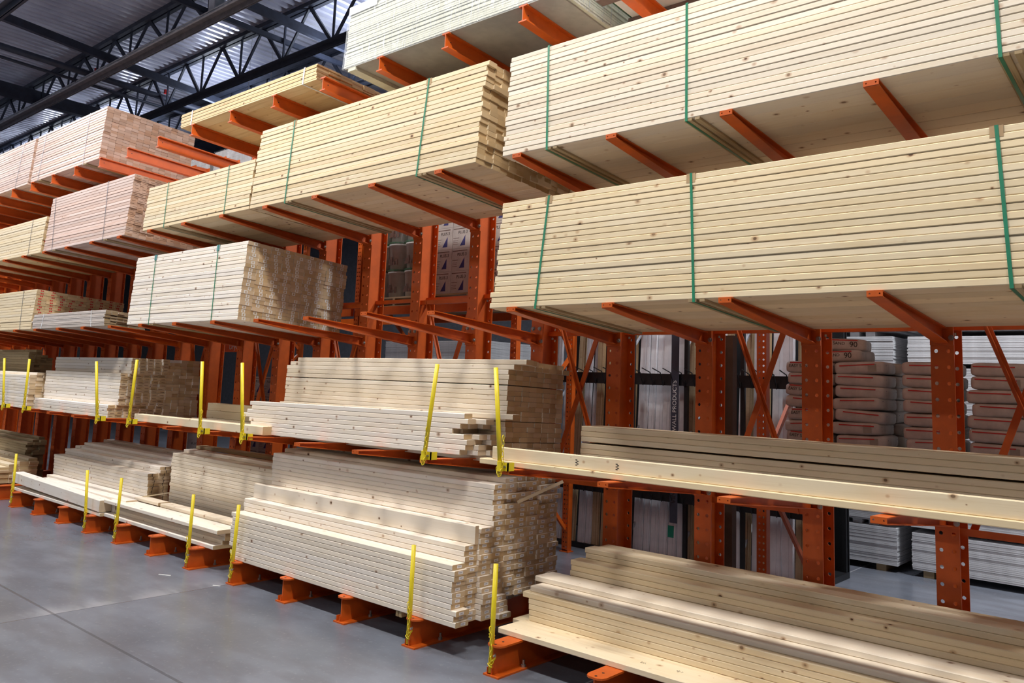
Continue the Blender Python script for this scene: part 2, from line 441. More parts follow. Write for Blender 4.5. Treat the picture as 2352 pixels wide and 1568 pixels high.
m.box((-0.04, -0.012, 0.011), (-0.034, 0.03, 0.05)); m.box((-0.005, -0.012, 0.011), (0.001, 0.0, 0.05))
ME_BASE = m.mesh('base', M['orange'])
m = MB(); m.tube([(0, 0, 0), (0, 0, 0.0009)], 0.0085, 10); ME_HOLE = m.mesh('stake_hole', M['black'])
m = MB(); m.tube([(0, 0, 0), (0, 0, 0.016)], 0.016, 6); m.tube([(0, 0, 0.016), (0, 0, 0.045)], 0.008, 8); ME_ANCHOR = m.mesh('anchor_bolt', M['zinc'])
m = MB(); m.tube([(0, 0, 0), (0, -0.003, 0)], 0.017, 10); m.tube([(0, -0.003, 0), (0, -0.014, 0)], 0.0125, 6); ME_BOLT = m.mesh('bolt', M['zinc'])


def arm_mesh(depth_root, top_drop, w=0.0365, tip=0.032):
    m = MB(); y0, y1 = 0.044, YC - 0.011; t = 0.006
    zt0, zt1 = 0.0, -top_drop; zb0, zb1 = -tip, -top_drop - depth_root
    def sl(xa, xb, a0, b0, a1, b1):
        m.hexa([(xa, y0, a0), (xb, y0, a0), (xb, y1, a1), (xa, y1, a1), (xa, y0, b0), (xb, y0, b0), (xb, y1, b1), (xa, y1, b1)])
    sl(-w, w, zt0 - t, zt0, zt1 - t, zt1)
    sl(-w, w, zb0, zb0 + t, zb1, zb1 + t)
    sl(-0.004, 0.004, zb0 + t, zt0 - t, zb1 + t, zt1 - t)
    flange(m, -w, w, y0 - 0.006, y0, [zb0 + 0.003, zt0], (-0.023, 0.023), 0.0045)
    m.box((-w, y0 - 0.004, zb0), (w, y0, zb0 + 0.003))
    m.box((-0.0625, YC - 0.011, zb1 - 0.012), (0.0625, YC - 0.0005, zt1 + 0.06))
    return m.mesh('arm', M['orange'])


ME_ARM1 = arm_mesh(0.125, 0.035); ME_ARM = arm_mesh(0.088, 0.083)
m = MB(); y0, y1 = 0.045, YC - 0.011; D = 0.083   # top level: straight I beam arm
for a, b, x in ((-0.0115 + 0.0, 0.0, 0.036), (-0.122, -0.112, 0.036), (-0.112, -0.0115, 0.004)):
    m.hexa([(-x, y0, a), (x, y0, a), (x, y1, a - D), (-x, y1, a - D), (-x, y0, b), (x, y0, b), (x, y1, b - D), (-x, y1, b - D)])
m.box((-0.0625, YC - 0.011, -0.215), (0.0625, YC - 0.0005, -0.03))
m.cur = 1; m.tube([(0.0041, 0.1, -0.06), (0.005, 0.1, -0.06)], 0.006, 8)
ME_ARM4 = m.mesh('arm', M['orange'], M['black'])

rack_labels = {16: 'rightmost orange rack column, mostly outside the photo', 15: 'nearest full orange rack column, at the right of the photo'}
proto = None
KS = list(range(16, -9, -1))
for i, k in enumerate(KS):
    lab = rack_labels.get(k) or 'orange cantilever rack column, %s from the right end of the row' % NTH[i]
    t = empty('rack_upright', (colx(k), 0, 0), lab, 'rack column', 'orange cantilever rack columns in one row')
    link('post', ME_POST, t); b = link('base', ME_BASE, t)
    for hy in (0.018, 0.09): link('stake_hole', ME_HOLE, b, (0.0, hy, 0.188))
    if k >= 0:
        for sx in (-0.04, 0.04): link('anchor_bolt', ME_ANCHOR, b, (sx, 0.25, 0.011))
    for lv in range(4):
        z = ZL[lv]
        if (lv, k) == (1, 10): z += 0.017
        if lv == 0 and k in (9, 10, 11): z += 0.004
        me = (ME_ARM1, ME_ARM, ME_ARM, ME_ARM4)[lv]
        a = link('arm', me, t, (0.0, 0, z))
        if k >= 6 and lv < 3:
            for bx, bz in ((-0.034, -0.035 if lv else 0.0), (0.034, -0.035 if lv else 0.0), (0.052, -0.14)):
                link('bolt', ME_BOLT, a, (bx, YC - 0.011, bz))


def cross_brace(k, label):
    xa, xb = colx(k) + 0.004, colx(k + 1) - 0.004; y = 1.36
    t = empty('cross_brace', (xa, y, 1.05), label, 'cross brace', 'crossed braces between rack columns')
    w = xb - xa
    m = MB(); m.bar((0.1, -0.018, 1.52), (w - 0.1, -0.018, 0.0), 0.008, 0.04); m.bar((0.1, -0.035, 1.52), (w - 0.1, -0.035, 0.0), 0.034, 0.006); m.obj('diagonal_bar', M['orange'], t)
    m = MB(); m.bar((0.1, 0.018, 0.0), (w - 0.1, 0.018, 1.52), 0.008, 0.04); m.bar((0.1, 0.035, 0.0), (w - 0.1, 0.035, 1.52), 0.034, 0.006); m.obj('diagonal_bar', M['orange'], t)
    for zz in (0.0, 1.49):
        m = MB(); m.box((0.0, -0.045, zz), (w, -0.04, zz + 0.04)); m.box((0.0, -0.04, zz), (w, 0.0, zz + 0.005)); m.obj('cross_bar', M['orange'], t)


for k, lab in ((15, 'orange crossed brace at the right edge of the photo'), (13, 'orange crossed brace behind the on-edge plank, second from the right edge'), (11, 'orange crossed brace just right of the tan stud stack end'),
               (9, 'orange crossed brace behind the empty arms in the middle'), (7, 'orange crossed brace left of the middle stud stack'), (5, 'orange crossed brace in the dark bays left of centre'), (3, 'orange crossed brace behind the stamped stud stack'), (1, 'orange crossed brace at the left end of the rack')):
    cross_brace(k, lab)
for k in range(-2, 16):
    z = 2.228 if k >= 11 else 2.58
    xa, xb = colx(k) + 0.0045, colx(k + 1) - 0.0045
    m = MB(); m.box((0, -0.02, 0), (xb - xa, -0.015, 0.036)); m.box((0, -0.015, 0), (xb - xa, 0.02, 0.005))
    o = tag(m.obj('brace_angle', M['orange'], None, (xa, 1.43, z)), 'orange horizontal angle bar joining rack columns, %s bay from the right' % NTH[15 - k], 'angle bar', 'horizontal angle bars between rack columns')
    if k >= 8:
        m = MB(); m.tube([(0.03, -0.002, -0.014), (0.03, -0.002, -0.03)], 0.009, 6); m.obj('bolt', M['zinc'], o)

# ------------------------------------------------------------------ yellow stakes
def link_pts(c, ax, up, a=0.019, b=0.009):
    ax = Vector(ax); up = Vector(up)
    return [Vector(c) + ax * (b * math.cos(t)) + up * (a * math.sin(t)) for t in [2 * math.pi * i / 8 for i in range(8)]]


def chain(t, pts):
    m = MB()
    for i, p in enumerate(pts):
        d = (Vector(pts[min(i + 1, len(pts) - 1)]) - Vector(pts[max(i - 1, 0)])).normalized()
        s = d.cross(Vector((0, 1, 0))) if i % 2 else Vector((0, 1, 0))
        if s.length < 0.01: s = Vector((1, 0, 0))
        m.tube(link_pts(p, s.normalized(), d), 0.0028, 5, True)
    m.obj('chain', M['yellow'], t, smooth=True)


def stake(k, lv, top, bot, label):
    """top, bot: world points of the pipe axis"""
    bx, by, bz = bot
    t = empty('safety_stake', (bx, by, bz), label, 'stake', 'yellow safety stakes along the rack front')
    d = Vector(top) - Vector(bot)
    m = MB(); m.tube([(0, 0, 0), d * 0.5, d], 0.0155, 12); m.obj('pipe', M['yellow'], t, smooth=True)
    if lv == 0:
        pts = [(0.004 + 0.012 * math.sin(i * 0.5), -0.022, 0.26 - 0.036 * i) for i in range(6)] + [(0.012 + 0.016 * i, -0.022, 0.05 + 0.02 * i) for i in range(3)]
        chain(t, pts)
        m = MB(); m.tube([(0.035, -0.0, 0.115), (0.05, -0.03, 0.115)], 0.005, 6); m.tube([(0.05, -0.03, 0.115), (0.062, -0.032, 0.118)], 0.008, 6); m.obj('eye_bolt', M['zinc'], t)
        m = MB(); m.tube([(0.019 * math.cos(a * 0.7), 0.019 * math.sin(a * 0.7), 0.20 + 0.002 * a) for a in range(19)], 0.0025, 5); m.obj('wire_loop', M['yellow'], t)
    else:
        m = MB(); m.tube([(0, 0, -0.012), (0, 0, 0.05)], 0.022, 12); m.box((0.0, 0.008, -0.01), (0.058, 0.016, 0.044)); m.box((0.05, 0.008, -0.01), (0.058, 0.07, 0.044))
        m.obj('bracket', M['yellow'], t)
        m = MB(); m.tube([(0.034, 0.008, 0.018), (0.034, -0.004, 0.018)], 0.008, 6); m.obj('bolt', M['zinc'], t)
        pts = [(0.026, -0.012, 0.20 - 0.034 * i) for i in range(6)] + [(0.018, -0.012, -0.012), (0.006, -0.012, -0.036), (-0.008, -0.01, -0.03), (-0.016, -0.01, -0.004)]
        chain(t, pts)


names0 = {12: 'on the floor base right of the barcoded stack', 11: 'in front of the barcoded stack right end', 8: 'in front of the barcoded stack left end', 7: 'before the right end of the low plank pile', 5: 'before the left end of the low plank pile', 4: 'before the right end of the white beams', 1: 'before the left end of the white beams'}
for k, lab in names0.items():
    x = colx(k); jit = {12: 0.015, 11: 0.012, 8: 0.045, 7: 0.02, 5: 0.03, 4: -0.075, 1: -0.01}[k]
    stake(k, 0, (x - 0.022 + jit, 0.0, 0.675), (x - 0.022, 0.004, 0.018), 'yellow floor stake ' + lab)
names1 = {12: ((-0.107, 1.912), (-0.034, 1.262), 'at the left end of the on-edge plank'), 11: ((-0.66, 1.929), (-0.749, 1.272), 'in front of the short-cut studs, leaning right'), 8: ((-3.192, 1.912), (-3.10, 1.243), 'at the left end of the middle stud stack'), 7: ((-3.905, 1.917), (-3.84, 1.245), 'before the long timbers'),
          5: ((-5.281, 1.924), (-5.345, 1.25), 'before the right end of the stamped stud stack'), 4: ((-6.30, 1.895), (-6.13, 1.24), 'before the middle of the stamped stud stack'), 1: ((-8.386, 1.911), (-8.40, 1.25), 'left of the stamped stud stack'), 0: ((-9.33, 1.91), (-9.17, 1.25), 'at the left edge of the photo')}
for k, (a, b, lab) in names1.items():
    stake(k, 1, (a[0], 0.015, a[1]), (b[0], 0.015, b[1]), 'yellow stake clamped on first level ' + lab)

# ------------------------------------------------------------------ strapped lumber bundles
CACHE = {}


def board_me(l, w, t, mat, c=0.004):
    key = (round(l, 3), round(w, 4), round(t, 4), mat, c)
    if key not in CACHE:
        m = MB(); m.lumber((0, 0, 0), l, w, t, c); CACHE[key] = m.mesh('board', M[mat])
    return CACHE[key]


def end_mark_me(kind):
    if kind in CACHE: return CACHE[kind]
    m = MB()
    if kind == 'ring':      # white tag with a hollow middle
        m.box((0, -0.019, -0.0145), (0.0008, -0.009, 0.0145)); m.box((0, 0.009, -0.0145), (0.0008, 0.019, 0.0145)); m.box((0, -0.009, 0.0085), (0.0008, 0.009, 0.0145)); m.box((0, -0.009, -0.0145), (0.0008, 0.009, -0.0085))
        me = m.mesh('end_tag', M['paper'])
    elif kind == 'label': m.box((0, -0.022, -0.0098), (0.0008, 0.022, 0.0098)); me = m.mesh('end_label', M['label'])
    elif kind == 'crayon':
        m.box((0, -0.005, -0.017), (0.0008, 0.001, 0.017)); m.hexa([(0, -0.03, -0.01), (0.0008, -0.03, -0.01), (0.0008, -0.026, -0.01), (0, -0.026, -0.01), (0, 0.01, 0.012), (0.0008, 0.01, 0.012), (0.0008, 0.014, 0.012), (0, 0.014, 0.012)])
        me = m.mesh('crayon_mark', M['ink'])
    elif kind == 'red':
        for a in (-0.018, 0.004): m.box((0, a, -0.009), (0.0008, a + 0.014, 0.010)); m.box((0, a - 0.003, -0.002), (0.0008, a + 0.017, 0.003))
        me = m.mesh('end_stamp', M['red'])
    else:
        m.box((0, -0.024, -0.0045), (0.0008, 0.022, 0.0)); me = m.mesh('end_stamp', M['brownink'])
    CACHE[kind] = me
    return me


def bundle(name, label, x0, x1, y0, z0, rows, pt, cols, bw, mat, jx=0.008, ends=False, mark=None, straps=(), scol='green', prot='card', dun=(), group='strapped lumber bundles on the rack', tilt=TILT, ragged=None, c=0.004, sw=0.016, cat='lumber bundle'):
    t = empty(name, (x0, y0, z0), label, cat, group, (-tilt, 0, 0))
    L = x1 - x0; cells = [(r, cc) for r in range(rows) for cc in range(cols)]
    front = [(r, 0) for r in range(rows)]; bottom = [(0, cc) for cc in range(1, cols)]
    endc = [(r, cc) for cc in range(1, cols) for r in range(1, rows)] if ends else []
    order = []
    for q in front + bottom + endc:
        if q not in order: order.append(q)
    parts = set(order[:100]); vis_end = set(endc) | (set(front) if ends else set())
    stuff = MB(); marks = MB(); me = board_me(L, bw, pt - 0.0012, mat, c); rg = random.Random(hash(name + str(round(x0, 2))) % 9999 if False else int(abs(x0) * 1000 + z0 * 77))
    rowj = [rg.uniform(-jx, jx) for _ in range(rows)]
    for (r, cc) in cells:
        dx = rg.uniform(-jx, jx) * 0.8 + rowj[r] * 0.7 + (ragged(r, cc) if ragged else 0.0)
        dy = rg.uniform(-0.003, 0.003) if cc == 0 else 0.0
        o = (dx, cc * (bw + 0.0008) + dy, r * pt)
        if (r, cc) in parts:
            b = link('board', me, t, o)
            if mark and (r, cc) in vis_end and rg.random() < 0.93:
                link(end_mark_me(mark).name.split('.')[0], end_mark_me(mark), b, (L + 0.0003, bw * 0.5 + rg.uniform(-0.02, 0.02), pt * 0.5))
        else:
            stuff.lumber(o, L, bw, pt - 0.0012, c)
            if mark and (r, cc) in vis_end and rg.random() < 0.93:
                src = end_mark_me(mark); off = Vector(o) + Vector((L + 0.0003, bw * 0.5 + rg.uniform(-0.02, 0.02), pt * 0.5))
                marks.add([Vector(v.co) + off for v in src.vertices], [tuple(p.vertices) for p in src.polygons])
    if stuff.v: tag(stuff.obj('board_mass', M[mat], t), kind='stuff')
    if marks.v: tag(marks.obj('end_tag' if mark == 'ring' else 'end_stamp', end_mark_me(mark).materials[0], t), kind='stuff')
    H = rows * pt; Wd = cols * (bw + 0.0008); e = 0.0045; th = 0.0012
    for xt, xb in straps:
        xt -= x0; xb -= x0; m = MB(); hw = sw / 2
        dz = -0.016 if dun and min(abs(xb - (d - x0)) for d in dun) < 0.06 else -0.002
        loop = [(xb, -e, dz), (xt, -e, H + 0.002), (xt, Wd + e, H + 0.002), (xb, Wd + e, dz)]
        lo2 = [(xb, -e - th, dz - th), (xt, -e - th, H + 0.002 + th), (xt, Wd + e + th, H + 0.002 + th), (xb, Wd + e + th, dz - th)]
        vs = []
        for sx in (-hw, hw):
            vs += [(p[0] + sx, p[1], p[2]) for p in loop] + [(p[0] + sx, p[1], p[2]) for p in lo2]
        fs = []
        for i in range(4):
            j = (i + 1) % 4
            fs += [(4 + i, 4 + j, 12 + j, 12 + i), (i, 8 + i, 8 + j, j), (i, j, 4 + j, 4 + i), (8 + i, 12 + i, 12 + j, 8 + j)]
        m.add(vs, fs); m.obj('strap', M[{'green': 'green', 'grey': 'greyband', 'white': 'whiteband'}[scol]], t)
        if prot:
            m = MB(); m.box((xt - 0.028, -0.0042, H - 0.055), (xt + 0.028, -0.0032, H + 0.0012)); m.box((xt - 0.028, -0.0042, H + 0.0002), (xt + 0.028, 0.06, H + 0.0014)); m.obj('corner_protector', M[prot], t)
    for d in dun:
        m = MB(); m.lumber((0, 0, 0), Wd, 0.05, 0.0148, 0.001)
        o = m.obj('spacer_strip', M['dun'], t, (d - x0 + 0.025, 0.0, -0.0152), (0, 0, math.pi / 2))
        m = MB(); m.lumber((0, 0, 0), Wd, 0.03, 0.0148, 0.001)
        o = m.obj('spacer_strip', M['dun'], t, (d - x0 + 0.075, 0.0, -0.0152), (0, 0, math.pi / 2))
    return t


bundle('lumber_bundle', 'cream lumber bundle with three green straps, lower of the two at the right', -0.19, 4.66, 0.06, 2.3135, 20, 0.0368, 9, 0.13, 'cream', 0.012, straps=((0.221, 0.175), (1.259, 1.312), (2.794, 2.839)), dun=(0.18, 1.30, 2.85), ragged=lambda r, c: -0.006 * (6 - r) if r < 6 else 0.0)
bundle('lumber_bundle', 'pale lumber bundle with green straps at the top right of the photo', -0.15, 4.66, 0.05, 3.3595, 20, 0.0365, 9, 0.13, 'pale', 0.008, straps=((0.184, 0.237), (1.225, 1.259), (2.80, 2.831)), prot=None, dun=(0.24, 1.265, 2.84))
bundle('lumber_bundle', 'cream lumber bundle with two green straps, left of the pale top right bundle', -3.33, -0.40, 0.05, 3.3595, 20, 0.0384, 14, 0.084, 'cream', 0.014, ends=True, straps=((-2.765, -2.755), (-0.991, -1.021)), dun=(-2.74, -1.0), ragged=lambda r, c: (0.02 if r > 14 else 0.0))
bundle('lumber_bundle', 'white lumber bundle with white ringed end tags and two green straps', -5.69, -3.40, 0.05, 2.3135, 21, 0.0362, 9, 0.131, 'white', 0.01, ends=True, mark='ring', straps=((-5.243, -5.164), (-3.935, -3.865)), prot='bluegrey', dun=(-5.15,), sw=0.012)
bundle('lumber_bundle', 'low yellowish lumber bundle butting the left end of the cream third level bundle', -5.53, -3.36, 0.05, 3.3595, 13, 0.0385, 9, 0.131, 'cream', 0.01, straps=((-5.073, -5.024), (-3.824, -3.793)), prot=None, dun=(-5.0,), sw=0.012)
bundle('lumber_bundle', 'pinkish lumber bundle with brown stamped ends and thin grey straps', -8.46, -6.0, 0.06, 3.3595, 20, 0.0373, 14, 0.084, 'pink', 0.01, ends=True, mark='brown', straps=((-8.344, -8.141), (-6.707, -6.572)), scol='grey', prot=None, dun=(-8.12, -6.55), sw=0.01)
bundle('lumber_bundle', 'yellowish lumber bundle with red stamped ends on the third level at the left edge', -11.5, -8.60, 0.07, 3.3595, 14, 0.037, 9, 0.131, 'cream', 0.01, ends=True, mark='red', straps=((-9.092, -9.036),), scol='grey', prot=None, dun=(-9.02,), sw=0.01)
bundle('lumber_bundle', 'pinkish brown lumber bundle with bare ends on the top level at left', -9.25, -6.95, 0.06, 4.4215, 19, 0.0368, 14, 0.084, 'pink', 0.006, ends=True, straps=((-8.95, -8.956), (-7.47, -7.418)), scol='grey', prot=None, dun=(-8.93, -7.4), sw=0.01)
bundle('lumber_bundle', 'pinkish lumber bundle cut by the left edge on the top level', -12.4, -9.36, 0.06, 4.4215, 19, 0.0368, 14, 0.084, 'pink', 0.01, straps=((-9.812, -9.85),), scol='grey', prot=None, dun=(-10.0,), sw=0.01)
bundle('picket_bundle', 'thin tan board bundle with two white straps on the top level', -4.86, -2.42, 0.05, 4.4215, 9, 0.0175, 9, 0.131, 'picket', 0.012, ends=True, straps=((-4.63, -4.62), (-2.61, -2.61)), scol='white', prot=None, c=0.0015, sw=0.02)
bundle('lumber_bundle', 'yellowish lumber bundle with red stamped ends behind the grey slat bundle', -11.2, -8.62, 0.06, 2.3135, 15, 0.0368, 9, 0.131, 'cream', 0.01, ends=True, mark='red', straps=((-9.12, -9.01),), scol='grey', prot=None, sw=0.01)
bundle('slat_bundle', 'small weathered grey slat bundle with two white straps', -8.57, -6.33, 0.06, 2.3145, 11, 0.0175, 7, 0.07, 'grey', 0.03, ends=True, straps=((-8.212, -8.229), (-6.722, -6.662)), scol='white', prot=None, c=0.003, sw=0.014)

# ------------------------------------------------------------------ wrapped board pallet on the top level
t = empty('board_pallet', (-2.03, 0.06, 4.4215), 'stack of cream boards wrapped in shiny clear film on the top level', 'wrapped boards', None, (-TILT, 0, 0))
for i in range(28):
    m = MB(); m.box((0, 0, 0), (2.33, 1.15, 0.0155))
    o = m.obj('board_sheet', M['greenboard'], t, (random.uniform(-0.006, 0.006), random.uniform(-0.005, 0.005), 0.013 + i * 0.0195))
    if i < 27:
        m = MB(); m.box((0, 0, 0), (2.31, 1.13, 0.004)); m.obj('face_paper', M['facepaper'], o, (0.01, 0.01, 0.0155))
m = MB(); m.box((0.02, 0.0, 0), (2.3, 1.15, 0.012)); m.obj('bottom_sheet', M['facepaper'], t)
m = MB(); g = []
nx, nz = 40, 9
for j in range(nz):
    for i in range(nx): g.append((-0.012 + 2.354 * i / (nx - 1), -0.012 + random.uniform(-0.002, 0.002), 0.0 + 0.575 * j / (nz - 1)))
m.add(g, [(j * nx + i, j * nx + i + 1, (j + 1) * nx + i + 1, (j + 1) * nx + i) for j in range(nz - 1) for i in range(nx - 1)])
m.add([(-0.012, -0.012, 0), (-0.012, 1.165, 0), (-0.012, 1.165, 0.575), (-0.012, -0.012, 0.575)], [(0, 1, 2, 3)])
m.add([(2.342, -0.012, 0), (2.342, 1.165, 0), (2.342, 1.165, 0.575), (2.342, -0.012, 0.575)], [(3, 2, 1, 0)])
m.obj('stretch_wrap', M['film'], t, smooth=True)
m = MB(); m.box((-0.008, -0.0105, 0.50), (0.36, -0.0085, 0.577)); m.box((-0.008, -0.0105, 0.575), (0.36, 0.5, 0.577)); m.obj('paper_cover', M['paper'], t)
for xx in (0.06,):
    m = MB(); m.box((xx, 0.0, -0.03), (xx + 0.1, 1.15, -0.0005)); m.obj('spacer_strip', M['greenboard'], t)

# ------------------------------------------------------------------ loose lumber stacks, every board its own object
def loose(name, cat, l, w, t, mat, loc, label, group, yaw=0.0, pitch=0.0, roll=0.0, mark=None, seed=0):
    o = link(name, board_me(l, w, t, mat), None, loc, (roll, pitch, yaw)); tag(o, label, cat, group)
    if mark: link(end_mark_me(mark).name.split('.')[0], end_mark_me(mark), o, (l + 0.0004, w * 0.5 + random.uniform(-0.012, 0.012), t * 0.5 + random.uniform(-0.003, 0.003)), (0 + random.uniform(-0.08, 0.08), 0, 0))
    return o


def stack(name, cat, group, where, adj, x0, x1, y0, z0, cols, bw, pt, mat, jx=0.012, yaw=0.0, pitch=0.0, roll=0.0, mark=None, dx=None, skip=None, gaps=None):
    """cols: rows per column, front to back. where: phrase naming the stack"""
    L = x1 - x0; rg = random.Random(int(abs(x0 * 991) + z0 * 313))
    Rm = Matrix.Rotation(yaw, 3, 'Z') @ Matrix.Rotation(pitch, 3, 'Y') @ Matrix.Rotation(roll, 3, 'X')
    y = 0.0
    for c, rows in enumerate(cols):
        zz = 0.0
        for r in range(rows):
            if gaps and r in gaps: zz += gaps[r]
            if skip and skip(r, c): zz += pt; continue
            p = Vector((rg.uniform(-jx, jx) + (dx(r, c) if dx else 0), y + rg.uniform(-0.0004, 0.0004), zz))
            loc = Vector((x0, y0, z0)) + Rm @ p
            if len(cols) == 1: lab = '%s, %s from the bottom, in %s' % (adj, NTH[r], where)
            else: lab = '%s %s up, %s row back, in %s' % (adj, NTH[r], NTH[c], where)
            loose(name, cat, L, bw, pt - 0.0010, mat, loc, lab, group, yaw, pitch, roll, mark if (not mark or rg.random() < 0.95) else None)
            zz += pt
        y += bw + 0.0009


# floor level: the big barcoded stack
def main_dx(r, c):
    d = 0.0
    if c == 0: d += 0.03 if r < 3 else 0.0
    if c == 1: d += -0.02
    if c == 2 and r < 6: d += 0.04
    if c == 3 and r < 4: d += 0.09 - 0.02 * r
    if c > 3 and r < 3: d += -0.10 - 0.02 * c
    if c > 3 and r >= 20: d += 0.02 * math.sin(r * 3 + c)
    return d - 0.03


stack('framing_board', 'board', 'boards in the barcoded floor stack', 'the barcoded floor stack', 'pale board', -3.2, -0.42, 0.055, 0.189, [11, 14, 17, 25, 26, 26, 27, 27, 27], 0.125, 0.0362, 'white', 0.013, mark='label', dx=main_dx)
loose('framing_board', 'board', 2.78, 0.125, 0.036, 'white', (-3.24, 0.30, 0.189 + 14 * 0.0362 + 0.001), 'wide pale board standing on edge on top of the barcoded floor stack', None, 0, 0, math.pi / 2)
# floor level: plank pile with one wide plank at the bottom
G = 'planks in the pile left of the barcoded stack'
loose('plank', 'plank', 2.36, 0.225, 0.036, 'white', (-5.98, 0.12, 0.189), 'lowest wide plank jutting out of the pile left of the barcoded stack', G)
for r in range(4):
    loose('plank', 'plank', 2.30, 0.13, 0.0355, 'pale', (-5.9 + random.uniform(-0.03, 0.03), 0.215 if r else 0.35, (0.2256 if r else 0.189) + 0.0362 * max(r - 1, 0)), 'shaded board, %s from the bottom, under the wide top plank' % NTH[r], G)
loose('plank', 'plank', 2.42, 0.225, 0.036, 'white', (-5.98, 0.115, 0.3348), 'wide top plank of the pile left of the barcoded stack, bridging the planks below', G)
for r in range(5):
    loose('plank', 'plank', 1.75, 0.13, 0.0355, 'pale', (-5.15, 0.352, 0.2256 + 0.0362 * r), 'short board behind the wide top plank, %s layer up' % NTH[r], G)
loose('plank', 'plank', 0.55, 0.13, 0.0355, 'pale', (-5.75, 0.352, 0.372), 'short pale offcut lying left behind the wide top plank', G)
# tall stack behind
stack('framing_board', 'board', 'boards in the tall pale stack behind the plank pile', 'the tall stack behind the planks', 'cream board', -5.42, -3.24, 0.575, 0.189, [20, 21], 0.13, 0.0362, 'pale', 0.012, skip=lambda r, c: c == 1 and r < 14)
loose('framing_board', 'board', 2.2, 0.13, 0.0355, 'dun', (-5.4, 0.84, 0.189 + 21 * 0.0362 + 0.0005), 'dark dull board topping the tall stack behind the plank pile', None)
# middle floor stack, pinkish grey
stack('framing_board', 'board', 'boards in the stepped floor stack with crayon marked ends', 'the crayon marked floor stack', 'pale board', -8.38, -5.68, 0.45, 0.189, [13, 15, 16, 17, 17, 18], 0.125, 0.0362, 'white', 0.02, skip=lambda r, c: c > 1 and r < 10, mark='crayon')
# white beams in front
GB = 'white beams at the front of the floor level'
loose('plank', 'plank', 2.7, 0.13, 0.036, 'white', (-8.66, 0.075, 0.189), 'white bottom board under the two thick white beams', GB)
loose('plank', 'plank', 2.7, 0.13, 0.036, 'white', (-8.60, 0.207, 0.189), 'white bottom board behind the one under the thick white beams', GB)
loose('beam', 'timber beam', 2.72, 0.135, 0.125, 'white', (-8.70, 0.07, 0.287), 'thick white squared beam nearest the aisle, left end raised', GB, 0.0, 0.0195)
loose('beam', 'timber beam', 2.6, 0.135, 0.085, 'white', (-8.5, 0.21, 0.2262), 'second thick white beam lying behind the nearest one', GB)
for r in range(2): loose('plank', 'plank', 2.5, 0.13, 0.036, 'white', (-8.25 + 0.1 * r, 0.21, 0.312 + 0.0365 * r), 'flat white board %s on the thick white beams' % ('lying lower' if r == 0 else 'lying on top of another'), GB)
for r in range(6): loose('plank', 'plank', 2.55, 0.09, 0.036, 'white', (-8.3, 0.35, 0.189 + 0.0362 * r), 'white board in the low row before the crayon marked stack, %s layer' % NTH[r], GB)
# far left floor stacks
stack('short_stud', 'stud', 'dark end studs at the far left on the floor level', 'the far left dark floor stack', 'short dull stud', -12.0, -9.9, 0.62, 0.189, [14, 15, 16], 0.084, 0.0362, 'dun', 0.05)
stack('framing_board', 'board', 'low flat boards at the far left', 'the low far left floor pile', 'low tan board', -12.2, -9.35, 0.12, 0.189, [6, 7, 8, 9], 0.12, 0.0362, 'cream', 0.04, skip=lambda r, c: False)
# floor level right
GR = 'planks on the floor bases at the right'
loose('plank', 'plank', 4.7, 0.225, 0.036, 'cream', (-0.165, 0.207, 0.189), 'front flat plank on the floor bases at the bottom right', GR)
loose('plank', 'plank', 4.7, 0.225, 0.036, 'cream', (-0.235, 0.436, 0.189), 'second flat plank behind the front flat plank at the bottom right', GR)
for r in range(4): loose('plank', 'plank', 4.65, 0.185, 0.0358, 'cream', (-0.125 - 0.003 * r, 0.475, 0.2256 + 0.0362 * r), 'cream board %s of four stacked on the second flat plank' % ('lowest', 'second', 'third', 'topmost')[r], GR)
loose('plank', 'plank', 4.65, 0.225, 0.036, 'cream', (-0.185, 0.474, 0.3710), 'plank overhanging to the left on top of the four stacked boards', GR)
loose('plank', 'plank', 4.65, 0.225, 0.036, 'pale', (-0.15, 0.51, 0.4076), 'greyish cracked plank set back on the overhanging plank', GR)
for r in range(7): loose('plank', 'plank', 4.6, 0.11, 0.0358, 'cream', (-0.1, 0.665, 0.189 + 0.0362 * r), 'hidden cream board under the long plank left end, %s layer' % NTH[r], GR)
loose('plank', 'plank', 4.65, 0.2, 0.036, 'pale', (-0.215, 0.64, 0.4445), 'long pale plank jutting farthest left before the shaded back boards', GR)
stack('plank', 'plank', GR, 'the bottom right shaded stack', 'shaded tan board', -0.06, 4.5, 0.845, 0.189, [11, 13, 13], 0.125, 0.0364, 'cream', 0.006, dx=lambda r, c: 0.06 * c * 0.6)

# first level: middle stud stack
SA = 'the tall middle stud stack on the first arms'
stack('stud', 'stud', 'studs in the tall middle stack on the first arms', 'the tall middle stud stack', 'tan ended stud', -3.30, -0.47, 0.545, 1.2335, [20] * 8, 0.0835, 0.0372, 'pale', 0.008, dx=lambda r, c: (0.16 - 0.04 * c if (r == 19 and c < 3) else 0.05 if r == 18 else 0.0), roll=-0.03, gaps={4: 0.004, 8: 0.004, 15: 0.006})


def front_dx(r, c):
    base = (-0.02, 0.10, 0.19)[c]
    tab = {0: -0.06, 1: -0.01, 2: 0.0, 3: -0.02, 4: -0.17, 5: -0.06, 6: 0.0, 7: -0.02}
    return tab.get(r, 0) + (0.05 * math.sin(r * 2.1 + c) if c else 0.0) + (0.0 if c == 0 else base * (0.6 if r % 2 else 1.0)) * 0.5


stack('stud', 'stud', 'studs stacked before the tall middle stack', 'the short front pile on the first arms', 'white stud', -3.42, -0.60, 0.29, 1.266, [8, 7, 6], 0.0835, 0.0372, 'white', 0.018, dx=front_dx, pitch=-0.008)
loose('stud', 'stud', 2.9, 0.0835, 0.036, 'pale', (-3.22, 0.455, 1.266 + 6 * 0.0372 + 0.045), 'stud poking out past the others before the tall middle stack', None, 0.0, -0.008)
